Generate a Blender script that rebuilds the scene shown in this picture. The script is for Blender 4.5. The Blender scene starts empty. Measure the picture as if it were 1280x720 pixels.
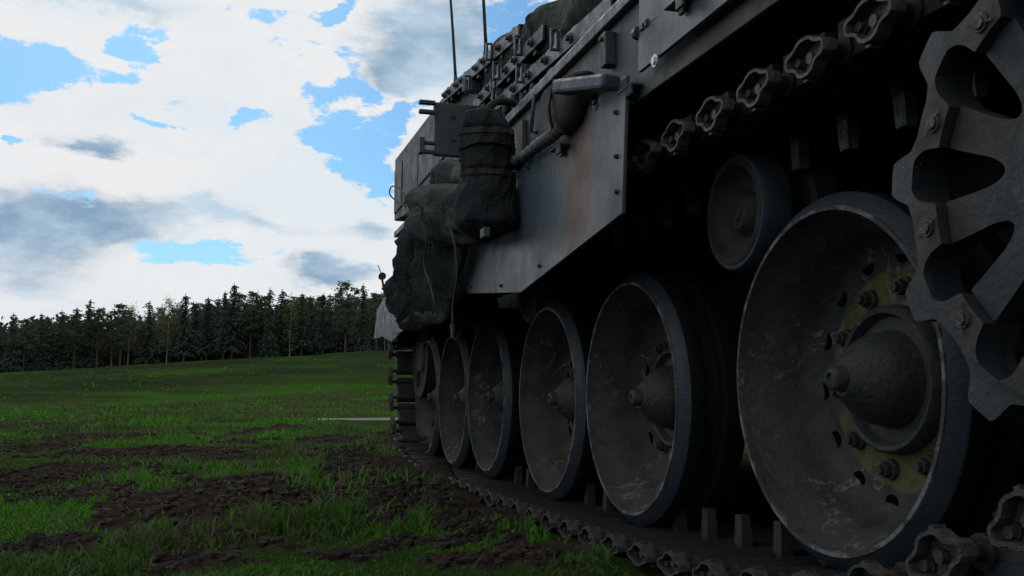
import bpy, bmesh, math, random
import numpy as np
from mathutils import Vector, Matrix, noise
R = math.radians
PI = math.pi
scene = bpy.context.scene
COL = scene.collection
random.seed(7)

# ------------------------------------------------------------------ camera
FOC, YAW, PIT, CAMZ = 1200.0, R(16), R(6.5), 0.47
cd = bpy.data.cameras.new("camera"); cam = bpy.data.objects.new("camera", cd); COL.objects.link(cam)
cd.sensor_width = 36.0; cd.lens = 36.0 * FOC / 1280.0
cd.clip_start = 0.05; cd.clip_end = 6000
cam.location = (0, 0, CAMZ); cam.rotation_euler = (R(90) + PIT, 0, -YAW)
cd.dof.use_dof = False
scene.camera = cam
scene.render.resolution_x = 1024; scene.render.resolution_y = 576
scene.view_settings.view_transform = 'Standard'; scene.view_settings.look = 'None'
scene.view_settings.exposure = 0.0; scene.view_settings.gamma = 1.0

def ray(px, py):
    d = Vector(((px - 640) / FOC, 1, -(py - 360) / FOC))
    c, s = math.cos(PIT), math.sin(PIT); d = Vector((d.x, c * d.y - s * d.z, s * d.y + c * d.z))
    c, s = math.cos(YAW), math.sin(YAW); return Vector((c * d.x + s * d.y, -s * d.x + c * d.y, d.z))
def atX(px, py, x):
    d = ray(px, py); return Vector((0, 0, CAMZ)) + d * (x / d.x)
def atY(px, py, y):
    d = ray(px, py); return Vector((0, 0, CAMZ)) + d * (y / d.y)
def atZ(px, py, z):
    d = ray(px, py); return Vector((0, 0, CAMZ)) + d * ((z - CAMZ) / d.z)

# ------------------------------------------------------------------ world: Nishita sky with procedural clouds over it
SUN_EL, SUN_AZ = R(36), R(-6)      # azimuth from +y towards +x
w = bpy.data.worlds.new("World"); scene.world = w; w.use_nodes = True
nt = w.node_tree; nt.nodes.clear()
class G:
    def __init__(s, nt): s.nt = nt
    def n(s, t, **k):
        nd = s.nt.nodes.new(t)
        for a, b in k.items(): setattr(nd, a, b)
        return nd
    def put(s, sock, v):
        if isinstance(v, bpy.types.NodeSocket): s.nt.links.new(v, sock)
        else: sock.default_value = v
    def m(s, op, a, b=0.0, c=None, clamp=False):
        nd = s.n('ShaderNodeMath', operation=op, use_clamp=clamp)
        s.put(nd.inputs[0], a); s.put(nd.inputs[1], b)
        if c is not None: s.put(nd.inputs[2], c)
        return nd.outputs[0]
    def add(s, a, b): return s.m('ADD', a, b)
    def mul(s, a, b): return s.m('MULTIPLY', a, b)
    def noise(s, vec, scale, detail=4, rough=.55, col=False, dist=0.0):
        nd = s.n('ShaderNodeTexNoise'); s.put(nd.inputs['Vector'], vec)
        nd.inputs['Scale'].default_value = scale; nd.inputs['Detail'].default_value = detail
        nd.inputs['Roughness'].default_value = rough; nd.inputs['Distortion'].default_value = dist
        return nd.outputs['Color'] if col else nd.outputs[0]
    def ramp(s, v, lo, hi, a=0.0, b=1.0, smooth=True):
        nd = s.n('ShaderNodeMapRange', interpolation_type='SMOOTHSTEP' if smooth else 'LINEAR')
        s.put(nd.inputs[0], v)
        for i, q in zip((1, 2, 3, 4), (lo, hi, a, b)): nd.inputs[i].default_value = q
        return nd.outputs[0]
    def mix(s, f, a, b):
        nd = s.n('ShaderNodeMix', data_type='RGBA'); s.put(nd.inputs[0], f)
        for sk, v in ((nd.inputs[6], a), (nd.inputs[7], b)):
            s.put(sk, v if isinstance(v, bpy.types.NodeSocket) else (*v, 1))
        return nd.outputs[2]
    def vmul(s, v, xyz):
        nd = s.n('ShaderNodeVectorMath', operation='MULTIPLY'); s.put(nd.inputs[0], v); nd.inputs[1].default_value = xyz
        return nd.outputs[0]
    def sep(s, v):
        nd = s.n('ShaderNodeSeparateXYZ'); s.put(nd.inputs[0], v); return nd.outputs
g = G(nt)
tc = g.n('ShaderNodeTexCoord').outputs['Generated']
sx, sy, sz = g.sep(tc)
sky = g.n('ShaderNodeTexSky', sky_type='NISHITA', sun_disc=False)
sky.sun_elevation = SUN_EL; sky.sun_rotation = SUN_AZ; sky.air_density = 1.0; sky.dust_density = 0.6; sky.ozone_density = 2.0
U = g.mul(g.m('ARCTAN2', sx, sy), 57.29578)
V = g.mul(g.m('ARCSINE', sz), 57.29578)
flat = g.vmul(tc, (1, 1, 2.3))
warp = g.noise(flat, 7.0, 8, .62, col=True)
wx, wy, wz = g.sep(warp)
Uw = g.add(U, g.mul(g.add(wx, -.5), 12.0)); Vw = g.add(V, g.mul(g.add(wy, -.5), 6.5))
def direction(px, py):
    d = ray(px, py).normalized(); return math.degrees(math.atan2(d.x, d.y)), math.degrees(math.asin(d.z))
def patch(px, py, rx, ry, amp, tilt=0.0):
    u0, v0 = direction(px, py); k = 57.3 / FOC
    du = g.add(Uw, -u0); dv = g.add(Vw, -v0)
    c, s = math.cos(tilt), math.sin(tilt)
    a = g.mul(g.add(g.mul(du, c), g.mul(dv, s)), 1 / (rx * k)); b = g.mul(g.add(g.mul(du, -s), g.mul(dv, c)), 1 / (ry * k))
    q = g.add(g.mul(a, a), g.mul(b, b))
    return g.mul(g.m('POWER', 2.71828, g.mul(q, -1.0)), amp)
def total(ps):
    t = ps[0]
    for p in ps[1:]: t = g.add(t, p)
    return t
fine = g.noise(flat, 11.0, 11, .66)
low = g.noise(flat, 2.6, 3, .5)
BLUE = [(60, 80, 100, 28, 1.05, 0), (-60, 95, 60, 34, 1.0, 0), (190, 52, 30, 16, .8, 0), (290, 20, 40, 8, .4, 0), (425, 18, 26, 34, .95, 0), (345, 40, 32, 14, .55, 0),
        (430, 110, 50, 30, .9, .3), (425, 190, 44, 28, .85, 0), (470, 215, 30, 26, .7, 0), (210, 147, 26, 9, .8, 0), (320, 150, 30, 9, .75, 0), (27, 180, 16, 7, .75, 0),
        (505, 152, 30, 26, .95, 0), (275, 333, 95, 15, .75, .04), (250, 315, 60, 10, .5, 0), (480, 240, 20, 12, .45, 0), (640, 20, 80, 60, .5, 0), (700, 120, 90, 60, .5, 0)]
GREY = [(125, 0, 110, 16, 1.1, 0), (112, 192, 40, 14, 1.15, -.05), (160, 285, 140, 30, .95, .1), (300, 272, 80, 12, .6, 0), (10, 290, 70, 40, .75, 0),
        (545, 50, 78, 60, 1.3, 0), (505, 95, 40, 22, .8, 0), (450, 278, 34, 26, 1.1, 0), (412, 352, 66, 24, 1.5, 0), (370, 330, 20, 10, .5, 0), (60, 350, 120, 30, .4, 0)]
blue_f = g.add(total([patch(*p) for p in BLUE]), g.add(g.mul(g.add(fine, -.5), 2.6), g.mul(g.add(low, -.5), .8)))
blue_m = g.ramp(blue_f, .38, .60)
grey_f = g.add(total([patch(*p) for p in GREY]), g.add(g.mul(g.add(fine, -.5), 1.1), g.mul(g.add(low, -.52), 1.2)))
grey_m = g.ramp(grey_f, .12, 1.05)
skyc = g.vmul(sky.outputs[0], (0.046, 0.079, 0.101))
pale = g.ramp(V, 2.0, 14.0)
skyc = g.mix(g.mul(g.m('SUBTRACT', 1.0, pale), .45), skyc, (.42, .66, .80))
soft = g.noise(flat, 6.5, 9, .60)
cloud = g.mix(grey_m, (.845, .855, .865), g.mix(g.ramp(soft, .40, .64), (.25, .38, .53), (.52, .66, .79)))
shade2 = g.ramp(g.noise(flat, 4.5, 10, .66), .44, .66)
cloud = g.mix(g.mul(shade2, .32), cloud, (.58, .74, .86))
out_c = g.mix(blue_m, cloud, skyc)
hz = g.ramp(V, 0.0, 9.0)
out_c = g.mix(g.mul(g.m('SUBTRACT', 1.0, hz), .35), out_c, (.62, .74, .82))
bg = g.n('ShaderNodeBackground'); g.put(bg.inputs[0], out_c); bg.inputs[1].default_value = 1.0
wo = g.n('ShaderNodeOutputWorld'); nt.links.new(bg.outputs[0], wo.inputs[0])
# sun, veiled by the clouds ahead and to the left
sd = bpy.data.lights.new("sun", 'SUN'); sun = bpy.data.objects.new("sun", sd); COL.objects.link(sun)
sd.energy = 0.5; sd.angle = R(12); sd.color = (1, .95, .88)
sdir = Vector((math.sin(SUN_AZ) * math.cos(SUN_EL), math.cos(SUN_AZ) * math.cos(SUN_EL), math.sin(SUN_EL)))
sun.rotation_euler = sdir.to_track_quat('Z', 'Y').to_euler()

# ------------------------------------------------------------------ materials
def mat(name, base, rough=.6, metal=0.0, second=None, s_scale=6.0, s_lo=.45, s_hi=.62, s_amt=1.0, third=None, t_scale=40.0,
        bump=.15, b_scale=60.0, streak=None, spec=.4, world=False, extra=None, wrinkle=0):
    m = bpy.data.materials.new(name); m.use_nodes = True; g = G(m.node_tree)
    bs = m.node_tree.nodes['Principled BSDF']
    tc = g.n('ShaderNodeTexCoord').outputs['Object']
    if world: tc = g.n('ShaderNodeNewGeometry').outputs['Position']
    c = g.mix(g.noise(tc, s_scale * .6, 3), tuple(b * .8 for b in base), tuple(b * 1.2 for b in base))
    if second: c = g.mix(g.mul(g.ramp(g.noise(tc, s_scale, 8, .65), s_lo, s_hi), s_amt), c, second)
    if streak:   # vertical run-off stains: narrow across, long in z
        sv = g.vmul(tc, (1, 1, .12))
        c = g.mix(g.mul(g.ramp(g.noise(sv, streak[1], 5, .6), streak[2], streak[3]), streak[4]), c, streak[0])
    if third: c = g.mix(g.ramp(g.noise(tc, t_scale, 6, .7), .6, .72), c, third)
    if extra: c = extra(g, tc, c)
    g.put(bs.inputs['Base Color'], c)
    g.put(bs.inputs['Roughness'], g.ramp(g.noise(tc, s_scale * 2, 5), .3, .7, max(0, rough - .12), min(1, rough + .12)))
    bs.inputs['Metallic'].default_value = metal; bs.inputs['Specular IOR Level'].default_value = spec
    if bump:
        b = g.n('ShaderNodeBump'); b.inputs['Strength'].default_value = bump; b.inputs['Distance'].default_value = .01
        h_ = g.noise(tc, b_scale, 6, .6)
        if wrinkle:
            for sc_, am_ in ((9, wrinkle), (22, wrinkle * .5)): h_ = g.add(h_, g.mul(g.m('ABSOLUTE', g.add(g.noise(g.vmul(tc, (1, 1.6, .7)), sc_, 4, .55, dist=1.2), -.5)), -am_))
        g.put(b.inputs['Height'], h_); m.node_tree.links.new(b.outputs[0], bs.inputs['Normal'])
    return m
MUD = (.085, .066, .05)
def plate_extra(g, tc, c):    # fine scratches with a direction of their own
    v = g.vmul(tc, (1, 3, 60))
    c = g.mix(g.mul(g.ramp(g.noise(v, 2.2, 3, .7), .66, .72), .3), c, (.17, .19, .20))
    sp = g.ramp(g.noise(tc, 26, 4, .7), .64, .70); c = g.mix(g.mul(sp, .5), c, (.075, .064, .052))       # spatter of dried mud
    x, y, z = g.sep(tc); low_ = g.ramp(g.add(z, g.mul(g.add(g.noise(tc, 4, 5, .65), -.5), .5)), .72, 1.0, 1.0, 0.0)
    return g.mix(g.mul(low_, .35), c, (.060, .054, .046))
def stain(y0, wd):            # a rust-brown stain running down the plate at one place along the hull
    def f(g, tc, c):
        x, y, z = g.sep(tc)
        d = g.m('ABSOLUTE', g.add(y, -y0)); d = g.add(d, g.mul(g.add(g.noise(g.vmul(tc, (1, 1, .3)), 9, 5), -.5), wd))
        c = g.mix(g.mul(g.m('SUBTRACT', 1.0, g.ramp(d, wd * .2, wd)), .9), c, (.088, .055, .036))
        return plate_extra(g, tc, c)
    return f
M = {}
M['plate'] = mat('skirt_paint', (.054, .080, .104), .42, second=(0.036, 0.046, 0.054), s_scale=3.5, s_amt=.6, streak=((.080, .074, .066), 13, .52, .72, .55), bump=.15, extra=stain(-1.0, .16))
M['plate2'] = mat('side_paint', (.054, .068, .078), .55, second=(0.05, 0.043, 0.036), s_scale=5, s_amt=.7, streak=((.065,.05,.036), 6, .5, .7, .7), bump=.2, extra=plate_extra)
M['paint'] = mat('hull_paint', (0.032, 0.041, 0.047), .6, second=(0.028, 0.029, 0.027), s_scale=6, s_amt=.7, bump=.2)
M['turret'] = mat('turret_paint', (0.042, 0.057, 0.068), .6, second=(0.028, 0.037, 0.043), s_scale=4, s_amt=.7, streak=((.09, .09, .085), 9, .55, .75, .4), bump=.2)
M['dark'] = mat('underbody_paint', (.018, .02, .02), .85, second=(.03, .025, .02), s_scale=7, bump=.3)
M['rail'] = mat('rail_steel', (0.055, 0.08, 0.104), .45, .2, second=(0.03, 0.036, 0.042), s_scale=11, bump=.2)
M['canvas'] = mat('canvas_cloth', (0.044, 0.054, 0.054), .95, second=(0.026, 0.033, 0.034), s_scale=9, s_amt=.8, bump=.5, b_scale=300, spec=.1, wrinkle=9)
M['tarp'] = mat('tarpaulin_cloth', (0.024, 0.032, 0.035), .92, second=(0.034, 0.036, 0.034), s_scale=5, s_amt=.7, bump=.6, b_scale=260, spec=.15, wrinkle=9)
M['roll'] = mat('roll_cloth', (0.014, 0.02, 0.023), .9, second=(0.022, 0.025, 0.026), s_scale=8, bump=.6, b_scale=260, spec=.15, wrinkle=9)
M['strap'] = mat('strap_webbing', (.022, .024, .022), .8, bump=.6, b_scale=500, spec=.2)
M['rope'] = mat('rope_fibre', (0.036, 0.035, 0.032), .9, bump=.5, b_scale=400)
M['rubber'] = mat('tyre_rubber', (0.017, 0.027, 0.04), .62, second=(0.022, 0.024, 0.027), s_scale=14, s_amt=.6, bump=.25, b_scale=120, spec=.35)
M['steel'] = mat('worn_steel', (0.05, 0.053, 0.055), .5, .45, second=(0.036, 0.029, 0.022), s_scale=16, s_amt=.8, third=(.12, .12, .118), t_scale=70, bump=.5, b_scale=90)
M['link'] = mat('track_steel', (.020, .024, .030), .55, .35, second=(0.024, 0.02, 0.017), s_scale=14, s_amt=.9, bump=.5, b_scale=70)
M['connector'] = mat('worn_connector', (0.085, 0.092, 0.098), .5, .4, second=(.04, .034, .028), s_scale=16, s_amt=.8, third=(.17, .17, .168), t_scale=60, bump=.5, b_scale=90)
M['muddy_steel'] = mat('muddy_steel', (.036, .040, .044), .65, .2, second=(.040, .033, .027), s_scale=12, s_amt=.9, third=(.09, .095, .10), t_scale=50, bump=.8, b_scale=60)
M['roller'] = mat('roller_disc', (.010, .013, .015), .75, second=(.026, .024, .021), s_scale=9, bump=.4)
M['void'] = mat('hole_dark', (.004, .004, .004), 1.0, bump=0, spec=0)
M['muddy_horn'] = mat('muddy_horn', (.016, .016, .016), .85, second=(.028, .023, .018), s_scale=20, bump=.6, b_scale=60)
M['horn'] = mat('polished_horn', (0.17, 0.19, 0.21), .5, .5, second=(0.04, 0.036, 0.03), s_scale=30, s_amt=.8, bump=.6, b_scale=90)
M['ring'] = mat('sprocket_ring', (0.022, 0.022, 0.024), .55, .2, second=(0.03, 0.024, 0.021), s_scale=8, s_amt=.8, streak=None, bump=.25)
M['teeth'] = mat('sprocket_teeth', (0.024, 0.034, 0.042), .5, .3, second=(0.022, 0.028, 0.031), s_scale=6, s_amt=.7, bump=.25)
M['drive'] = mat('sprocket_plate', (0.016, 0.022, 0.027), .6, .1, second=(0.022, 0.023, 0.023), s_scale=9, s_amt=.7, third=(.06, .06, .058), t_scale=55, bump=.3, b_scale=80)
M['housing'] = mat('housing_paint', (0.015, 0.014, 0.014), .65, second=(0.028, 0.024, 0.02), s_scale=9, bump=.3)
M['lens'] = mat('glass_reflector', (.5, .55, .6), .15, .3, bump=0)
def disc_extra(yellow):
    def f(g, tc, c):
        x, y, z = g.sep(tc)
        r = g.m('SQRT', g.add(g.mul(y, y), g.mul(z, z)))
        rnd = g.n('ShaderNodeObjectInfo').outputs['Random']; cb = g.n('ShaderNodeCombineXYZ')
        for q, k_ in enumerate((7.0, 5.0, 9.0)): g.put(cb.inputs[q], g.mul(rnd, k_))
        ad = g.n('ShaderNodeVectorMath', operation='ADD'); g.put(ad.inputs[0], tc); g.put(ad.inputs[1], cb.outputs[0]); tc0 = tc; tc = ad.outputs[0]
        n = g.noise(tc, 7, 6, .7)
        if yellow:
            rr = g.add(r, g.mul(g.add(n, -.5), .02))
            ring = g.mul(g.ramp(rr, .128, .132), g.m('SUBTRACT', 1.0, g.ramp(rr, .196, .203)))
            wear = g.ramp(g.add(g.noise(tc, 9, 8, .7), g.mul(g.m('ABSOLUTE', z), .9)), .46, .60)
            c = g.mix(g.mul(g.mul(ring, wear), .85), c, (.085, .085, .02))
        # dried mud thrown against the rim, splashes in arcs
        m1 = g.ramp(g.add(r, g.mul(g.add(n, -.5), .3)), .20, .34)
        m1 = g.m('MAXIMUM', m1, g.mul(g.ramp(g.add(g.mul(z, -1.0), g.mul(g.add(n, -.5), .6)), .02, .3), .8))
        c = g.mix(g.mul(m1, g.m('ADD', .45, g.mul(rnd, .4))), c, (.050, .043, .035))
        rim = g.mul(g.ramp(r, .297, .300), g.ramp(g.noise(tc, 12, 6, .7), .48, .56)); c = g.mix(rim, c, (.11, .13, .15))
        arcs = g.n('ShaderNodeCombineXYZ'); g.put(arcs.inputs[0], g.mul(r, 9.0)); g.put(arcs.inputs[1], g.mul(g.m('ARCTAN2', z, y), .8)); g.put(arcs.inputs[2], x)
        sp = g.ramp(g.noise(arcs.outputs[0], 5.0, 6, .75), .62, .68)
        c = g.mix(g.mul(sp, .7), c, (.085, .077, .064))
        ln = g.m('ABSOLUTE', g.add(g.noise(tc, 4.5, 5, .6, dist=.6), -.5)); ln = g.m('SUBTRACT', 1.0, g.ramp(ln, .003, .011))
        ln = g.mul(ln, g.ramp(g.noise(tc, 6.5, 4, .6), .46, .56)); c = g.mix(g.mul(ln, .8), c, (.13, .122, .108))
        dark_ = g.ramp(g.noise(tc, 11, 6, .7), .5, .64); c = g.mix(g.mul(dark_, .6), c, (.008, .008, .008))
        dots = g.ramp(g.noise(tc, 85, 3, .6), .64, .70)
        return g.mix(g.mul(dots, .5), c, (.10, .092, .078))
    return f
M['disc'] = mat('wheel_disc', (0.017, 0.022, 0.025), .75, second=(0.028, 0.027, 0.025), s_scale=8, s_amt=.7, bump=.5, b_scale=60, extra=disc_extra(False))
M['disc_y'] = mat('wheel_disc_marked', (0.017, 0.023, 0.026), .7, second=(0.024, 0.026, 0.026), s_scale=8, s_amt=.5, bump=.5, b_scale=60, extra=disc_extra(True))
M['hub'] = mat('hub_cap', (0.024, 0.03, 0.033), .6, .1, second=(0.036, 0.033, 0.029), s_scale=14, s_amt=.8, third=(.10, .092, .078), t_scale=60, bump=.5, b_scale=80)

# ------------------------------------------------------------------ object helpers
def link(o, parent=None):
    COL.objects.link(o)
    if parent: o.parent = parent
    return o
def tag(o, label=None, cat=None, group=None, kind=None):
    for k, v in (('label', label), ('category', cat), ('group', group), ('kind', kind)):
        if v: o[k] = v
    return o
def empty(name, loc, label, cat, group=None):
    o = bpy.data.objects.new(name, None); o.location = loc; o.empty_display_size = .2; link(o); return tag(o, label, cat, group)
def origin(o):
    p = Vector((0, 0, 0))
    while o: p += o.location; o = o.parent
    return p
def build(name, bm, m, parent=None, smooth=False, loc=None, bevel=0.0, world=True, sub=0):
    """bm in world coordinates (world=True) or in the parent's; shifted so the object's origin is the parent's."""
    off = origin(parent) if (parent and world) else Vector((0, 0, 0))
    me = bpy.data.meshes.new(name)
    if isinstance(bm, bmesh.types.BMesh):
        bmesh.ops.recalc_face_normals(bm, faces=bm.faces)
        if off.length: bmesh.ops.translate(bm, verts=bm.verts, vec=-off)
        bm.to_mesh(me); bm.free()
    else:
        vs, fs = bm; me.from_pydata([tuple(Vector(v) - off) for v in vs], [], fs)
    me.materials.append(m if not isinstance(m, str) else M[m])
    if smooth:
        for p in me.polygons: p.use_smooth = True
    o = bpy.data.objects.new(name, me); link(o, parent)
    if loc: o.location = loc
    if bevel:
        b = o.modifiers.new('bevel', 'BEVEL'); b.width = bevel; b.segments = 2; b.limit_method = 'ANGLE'; b.angle_limit = R(35)
    if smooth and bevel == 0 and sub == 0:
        pass
    return o
def sharp(o, ang=35):
    me = o.data
    for p in me.polygons: p.use_smooth = True
    bm = bmesh.new(); bm.from_mesh(me)
    for e in bm.edges:
        e.smooth = not (len(e.link_faces) == 2 and e.calc_face_angle(0) > R(ang))
    bm.to_mesh(me); bm.free(); return o
def NB(): return bmesh.new()
def box(bm, x0, x1, y0, y1, z0, z1, mtx=None):
    r = bmesh.ops.create_cube(bm, size=1.0)
    T = Matrix.Translation(((x0 + x1) / 2, (y0 + y1) / 2, (z0 + z1) / 2)) @ Matrix.Diagonal((abs(x1 - x0), abs(y1 - y0), abs(z1 - z0), 1))
    bmesh.ops.transform(bm, matrix=(mtx @ T) if mtx else T, verts=r['verts']); return r['verts']
def cyl(bm, p, q, r0, r1=None, seg=16):
    p, q = Vector(p), Vector(q); r1 = r0 if r1 is None else r1; d = q - p
    r = bmesh.ops.create_cone(bm, cap_ends=True, segments=seg, radius1=r0, radius2=r1, depth=d.length)
    bmesh.ops.transform(bm, matrix=Matrix.Translation((p + q) / 2) @ d.to_track_quat('Z', 'Y').to_matrix().to_4x4(), verts=r['verts'])
def lathe(bm, prof, c=(0, 0, 0), seg=48, rfun=None):
    """prof: (x, r) pairs, axis = x through c"""
    rings = []
    for i, (x, r) in enumerate(prof):
        if r < 1e-5: rings.append([bm.verts.new((c[0] + x, c[1], c[2]))]); continue
        rings.append([bm.verts.new((c[0] + x, c[1] + r * math.cos(2 * PI * k / seg), c[2] + r * math.sin(2 * PI * k / seg))) for k in range(seg)])
    for a, b in zip(rings, rings[1:]):
        for k in range(seg):
            k2 = (k + 1) % seg
            q = [a[k % len(a)], a[k2 % len(a)], b[k2 % len(b)], b[k % len(b)]]
            u = []
            for v in q:
                if v not in u: u.append(v)
            if len(u) > 2: bm.faces.new(u)
def tube(bm, pts, r, seg=8, closed=False):
    pts = [Vector(p) for p in pts]; rings = []; n = len(pts); up = None
    for i, p in enumerate(pts):
        t = (pts[(i + 1) % n] - pts[i - 1]) if (closed or 0 < i < n - 1) else (pts[1] - pts[0] if i == 0 else pts[-1] - pts[-2])
        t.normalize()
        if up is None: up = t.orthogonal().normalized()
        up = (up - t * up.dot(t)).normalized(); s = t.cross(up)
        rr = r(i / max(1, n - 1)) if callable(r) else r
        rings.append([bm.verts.new(p + (up * math.cos(2 * PI * k / seg) + s * math.sin(2 * PI * k / seg)) * rr) for k in range(seg)])
    m = n if closed else n - 1
    for i in range(m):
        a, b = rings[i], rings[(i + 1) % n]
        for k in range(seg): bm.faces.new((a[k], a[(k + 1) % seg], b[(k + 1) % seg], b[k]))
    if not closed: bm.faces.new(rings[0]); bm.faces.new(rings[-1][::-1])
def curve(pts, n=24):
    pts = [Vector(p) for p in pts]; P = [pts[0]] + pts + [pts[-1]]; out = []
    for i in range(1, len(P) - 2):
        for k in range(n // (len(pts) - 1) + 1):
            t = k / (n // (len(pts) - 1) + 1); a, b, c, d = P[i - 1], P[i], P[i + 1], P[i + 2]
            out.append(.5 * ((2 * b) + (c - a) * t + (2 * a - 5 * b + 4 * c - d) * t * t + (3 * b - a - 3 * c + d) * t ** 3))
    out.append(pts[-1]); return out
def prism(bm, poly, x0, x1):
    """poly: (y, z) outline extruded along x"""
    a = [bm.verts.new((x0, y, z)) for y, z in poly]; b = [bm.verts.new((x1, y, z)) for y, z in poly]
    fa = bm.faces.new(a); fb = bm.faces.new(b[::-1])
    for i in range(len(poly)):
        j = (i + 1) % len(poly); bm.faces.new((a[i], b[i], b[j], a[j]))
    bmesh.ops.triangulate(bm, faces=[fa, fb])

# ------------------------------------------------------------------ terrain
_rng = np.random.RandomState(11)
_T = _rng.rand(256, 256)
def vnoise(x, y):
    xi = np.floor(x).astype(int); yi = np.floor(y).astype(int); fx = x - xi; fy = y - yi
    fx = fx * fx * (3 - 2 * fx); fy = fy * fy * (3 - 2 * fy)
    a = _T[xi & 255, yi & 255]; b = _T[(xi + 1) & 255, yi & 255]; c = _T[xi & 255, (yi + 1) & 255]; d = _T[(xi + 1) & 255, (yi + 1) & 255]
    return (a * (1 - fx) + b * fx) * (1 - fy) + (c * (1 - fx) + d * fx) * fy
def fbm(x, y, o=5, gain=.5):
    s = 0; a = 1; t = 0
    for i in range(o): s = s + a * vnoise(x * 2 ** i + 17.3 * i, y * 2 ** i + 9.1 * i); t += a; a *= gain
    return s / t
def sm(x, a, b):
    t = np.clip((x - a) / (b - a), 0, 1); return t * t * (3 - 2 * t)
GZ = 0.055
# torn-up soil: photograph position of each patch, its half width and half height there, strength and mound height
DIRT = [(570, 606, 165, 27, 1.7, .12), (300, 637, 120, 22, 1.4, .085), (190, 655, 90, 13, .9, .05), (60, 690, 70, 18, .75, .02), (40, 600, 80, 13, .85, .03),
        (330, 606, 120, 11, .8, .03), (190, 568, 120, 8, .75, .03), (60, 560, 60, 6, .7, .02), (440, 566, 60, 7, .8, .035), (410, 552, 36, 5, .8, .05),
        (50, 532, 40, 4, .7, .03), (300, 556, 40, 5, .7, .04), (120, 620, 90, 9, .6, .02), (470, 600, 70, 13, .9, .06), (700, 660, 60, 14, .5, .01), (340, 538, 14, 5, .9, .07),
        (790, 705, 60, 14, .7, 0.0), (120, 548, 90, 3.5, .6, .02), (520, 555, 40, 7, 1.0, .07), (505, 545, 30, 5, .9, .08)]
def dirt_list():
    L = []
    for px, py, rx, ry, a, h in DIRT:
        c = atZ(px, py, GZ); e = atZ(px + rx, py, GZ); n = atZ(px, py + ry, GZ); f = atZ(px, max(py - ry, 512), GZ)
        L.append((c.x, c.y, (e - c).length, max((n - f).length / 2, .12), a, h))
    return L
DL = dirt_list()
def dirt(x, y):
    ca, sa = math.cos(-YAW), math.sin(-YAW)
    wx = (fbm(x * 1.3 + 3, y * 1.3, 4) - .5) * .9; wy = (fbm(x * 1.3 + 40, y * 1.3 + 9, 4) - .5) * .9
    s = np.zeros_like(x); h = np.zeros_like(x)
    for cx, cy, rx, ry, a, hh in DL:
        dx = x - cx; dy = y - cy; k = min(1.0, ry / .35)
        u = (ca * dx - (-sa) * -dy * -1 if False else ca * dx + sa * dy) + wx * rx * .5
        v = (-sa * dx + ca * dy) + wy * ry * 1.1
        q = np.exp(-((u / rx) ** 2 + (v / ry) ** 2) * 1.1)
        s = np.maximum(s, a * q); h = np.maximum(h, hh * q)
    s = s + (fbm(x * 3.1, y * 3.1, 4) - .5) * .8 + (fbm(x * 12, y * 12, 3) - .5) * .75
    s = s + .35 * sm(x, .35, .8) * sm(-x, -6, -3) * sm(-y, -7, -5.5) + .06
    far = sm(y, 14, 22)
    return np.clip(sm(s, .17, .42) * (1 - far), 0, 1), h
def height(x, y, detail=True):
    d = np.hypot(x, y) + 1e-6; az = np.degrees(np.arctan2(x, y))
    t = np.clip((az + 12.1) / 20.5, -.5, 1.6)
    front = sm(-np.abs(az - 5), -75, -45)
    gentle = .026 * np.clip(t, 0, 1.3) * np.clip(d - 22, 0, 60)
    foot = 34 + 34 * np.clip(t, 0, 1.2); zr = 2.75 + 2.95 * t
    bank = sm(d, foot, 112) * np.clip(zr - gentle, 0, 9)
    back = np.clip(d - 112, 0, 260) * (.024 + .021 * t)
    z = GZ + (gentle + bank + back) * front
    z = z + (fbm(x * .05, y * .05, 4) - .5) * 1.1 * sm(d, 25, 90)
    if detail:
        m, h = dirt(x, y); near = 1 - sm(d, 20, 60)
        z = z + (fbm(x * 1.1 + 5, y * 1.1, 3) - .5) * .05 * near
        z = z + h * (.35 + .9 * fbm(x * 2.6, y * 2.6, 3)) + m * near * ((fbm(x * 5, y * 5, 5, .5) - .5) * .055 + .006)
        berm = sm(x, .40, .80) * sm(-x, -2.2, -.90) * sm(y, .9, 1.5) * sm(-y, -5.6, -5.0)
        z = z + berm * sm(-y, -3.6, -2.4) * (.020 + .030 * fbm(x * 3.3, y * 3.3, 4))
        # pressed flat under and beside the track
        tr = sm(x, .90, .97) * sm(-x, -4.6, -4.2) * sm(y, -1, 0) * sm(-y, -5.9, -5.3)
        z = z * (1 - tr) + tr * np.minimum(z, GZ - .004 + (fbm(x * 9, y * 9, 4) - .5) * .035)
    return z
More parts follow.
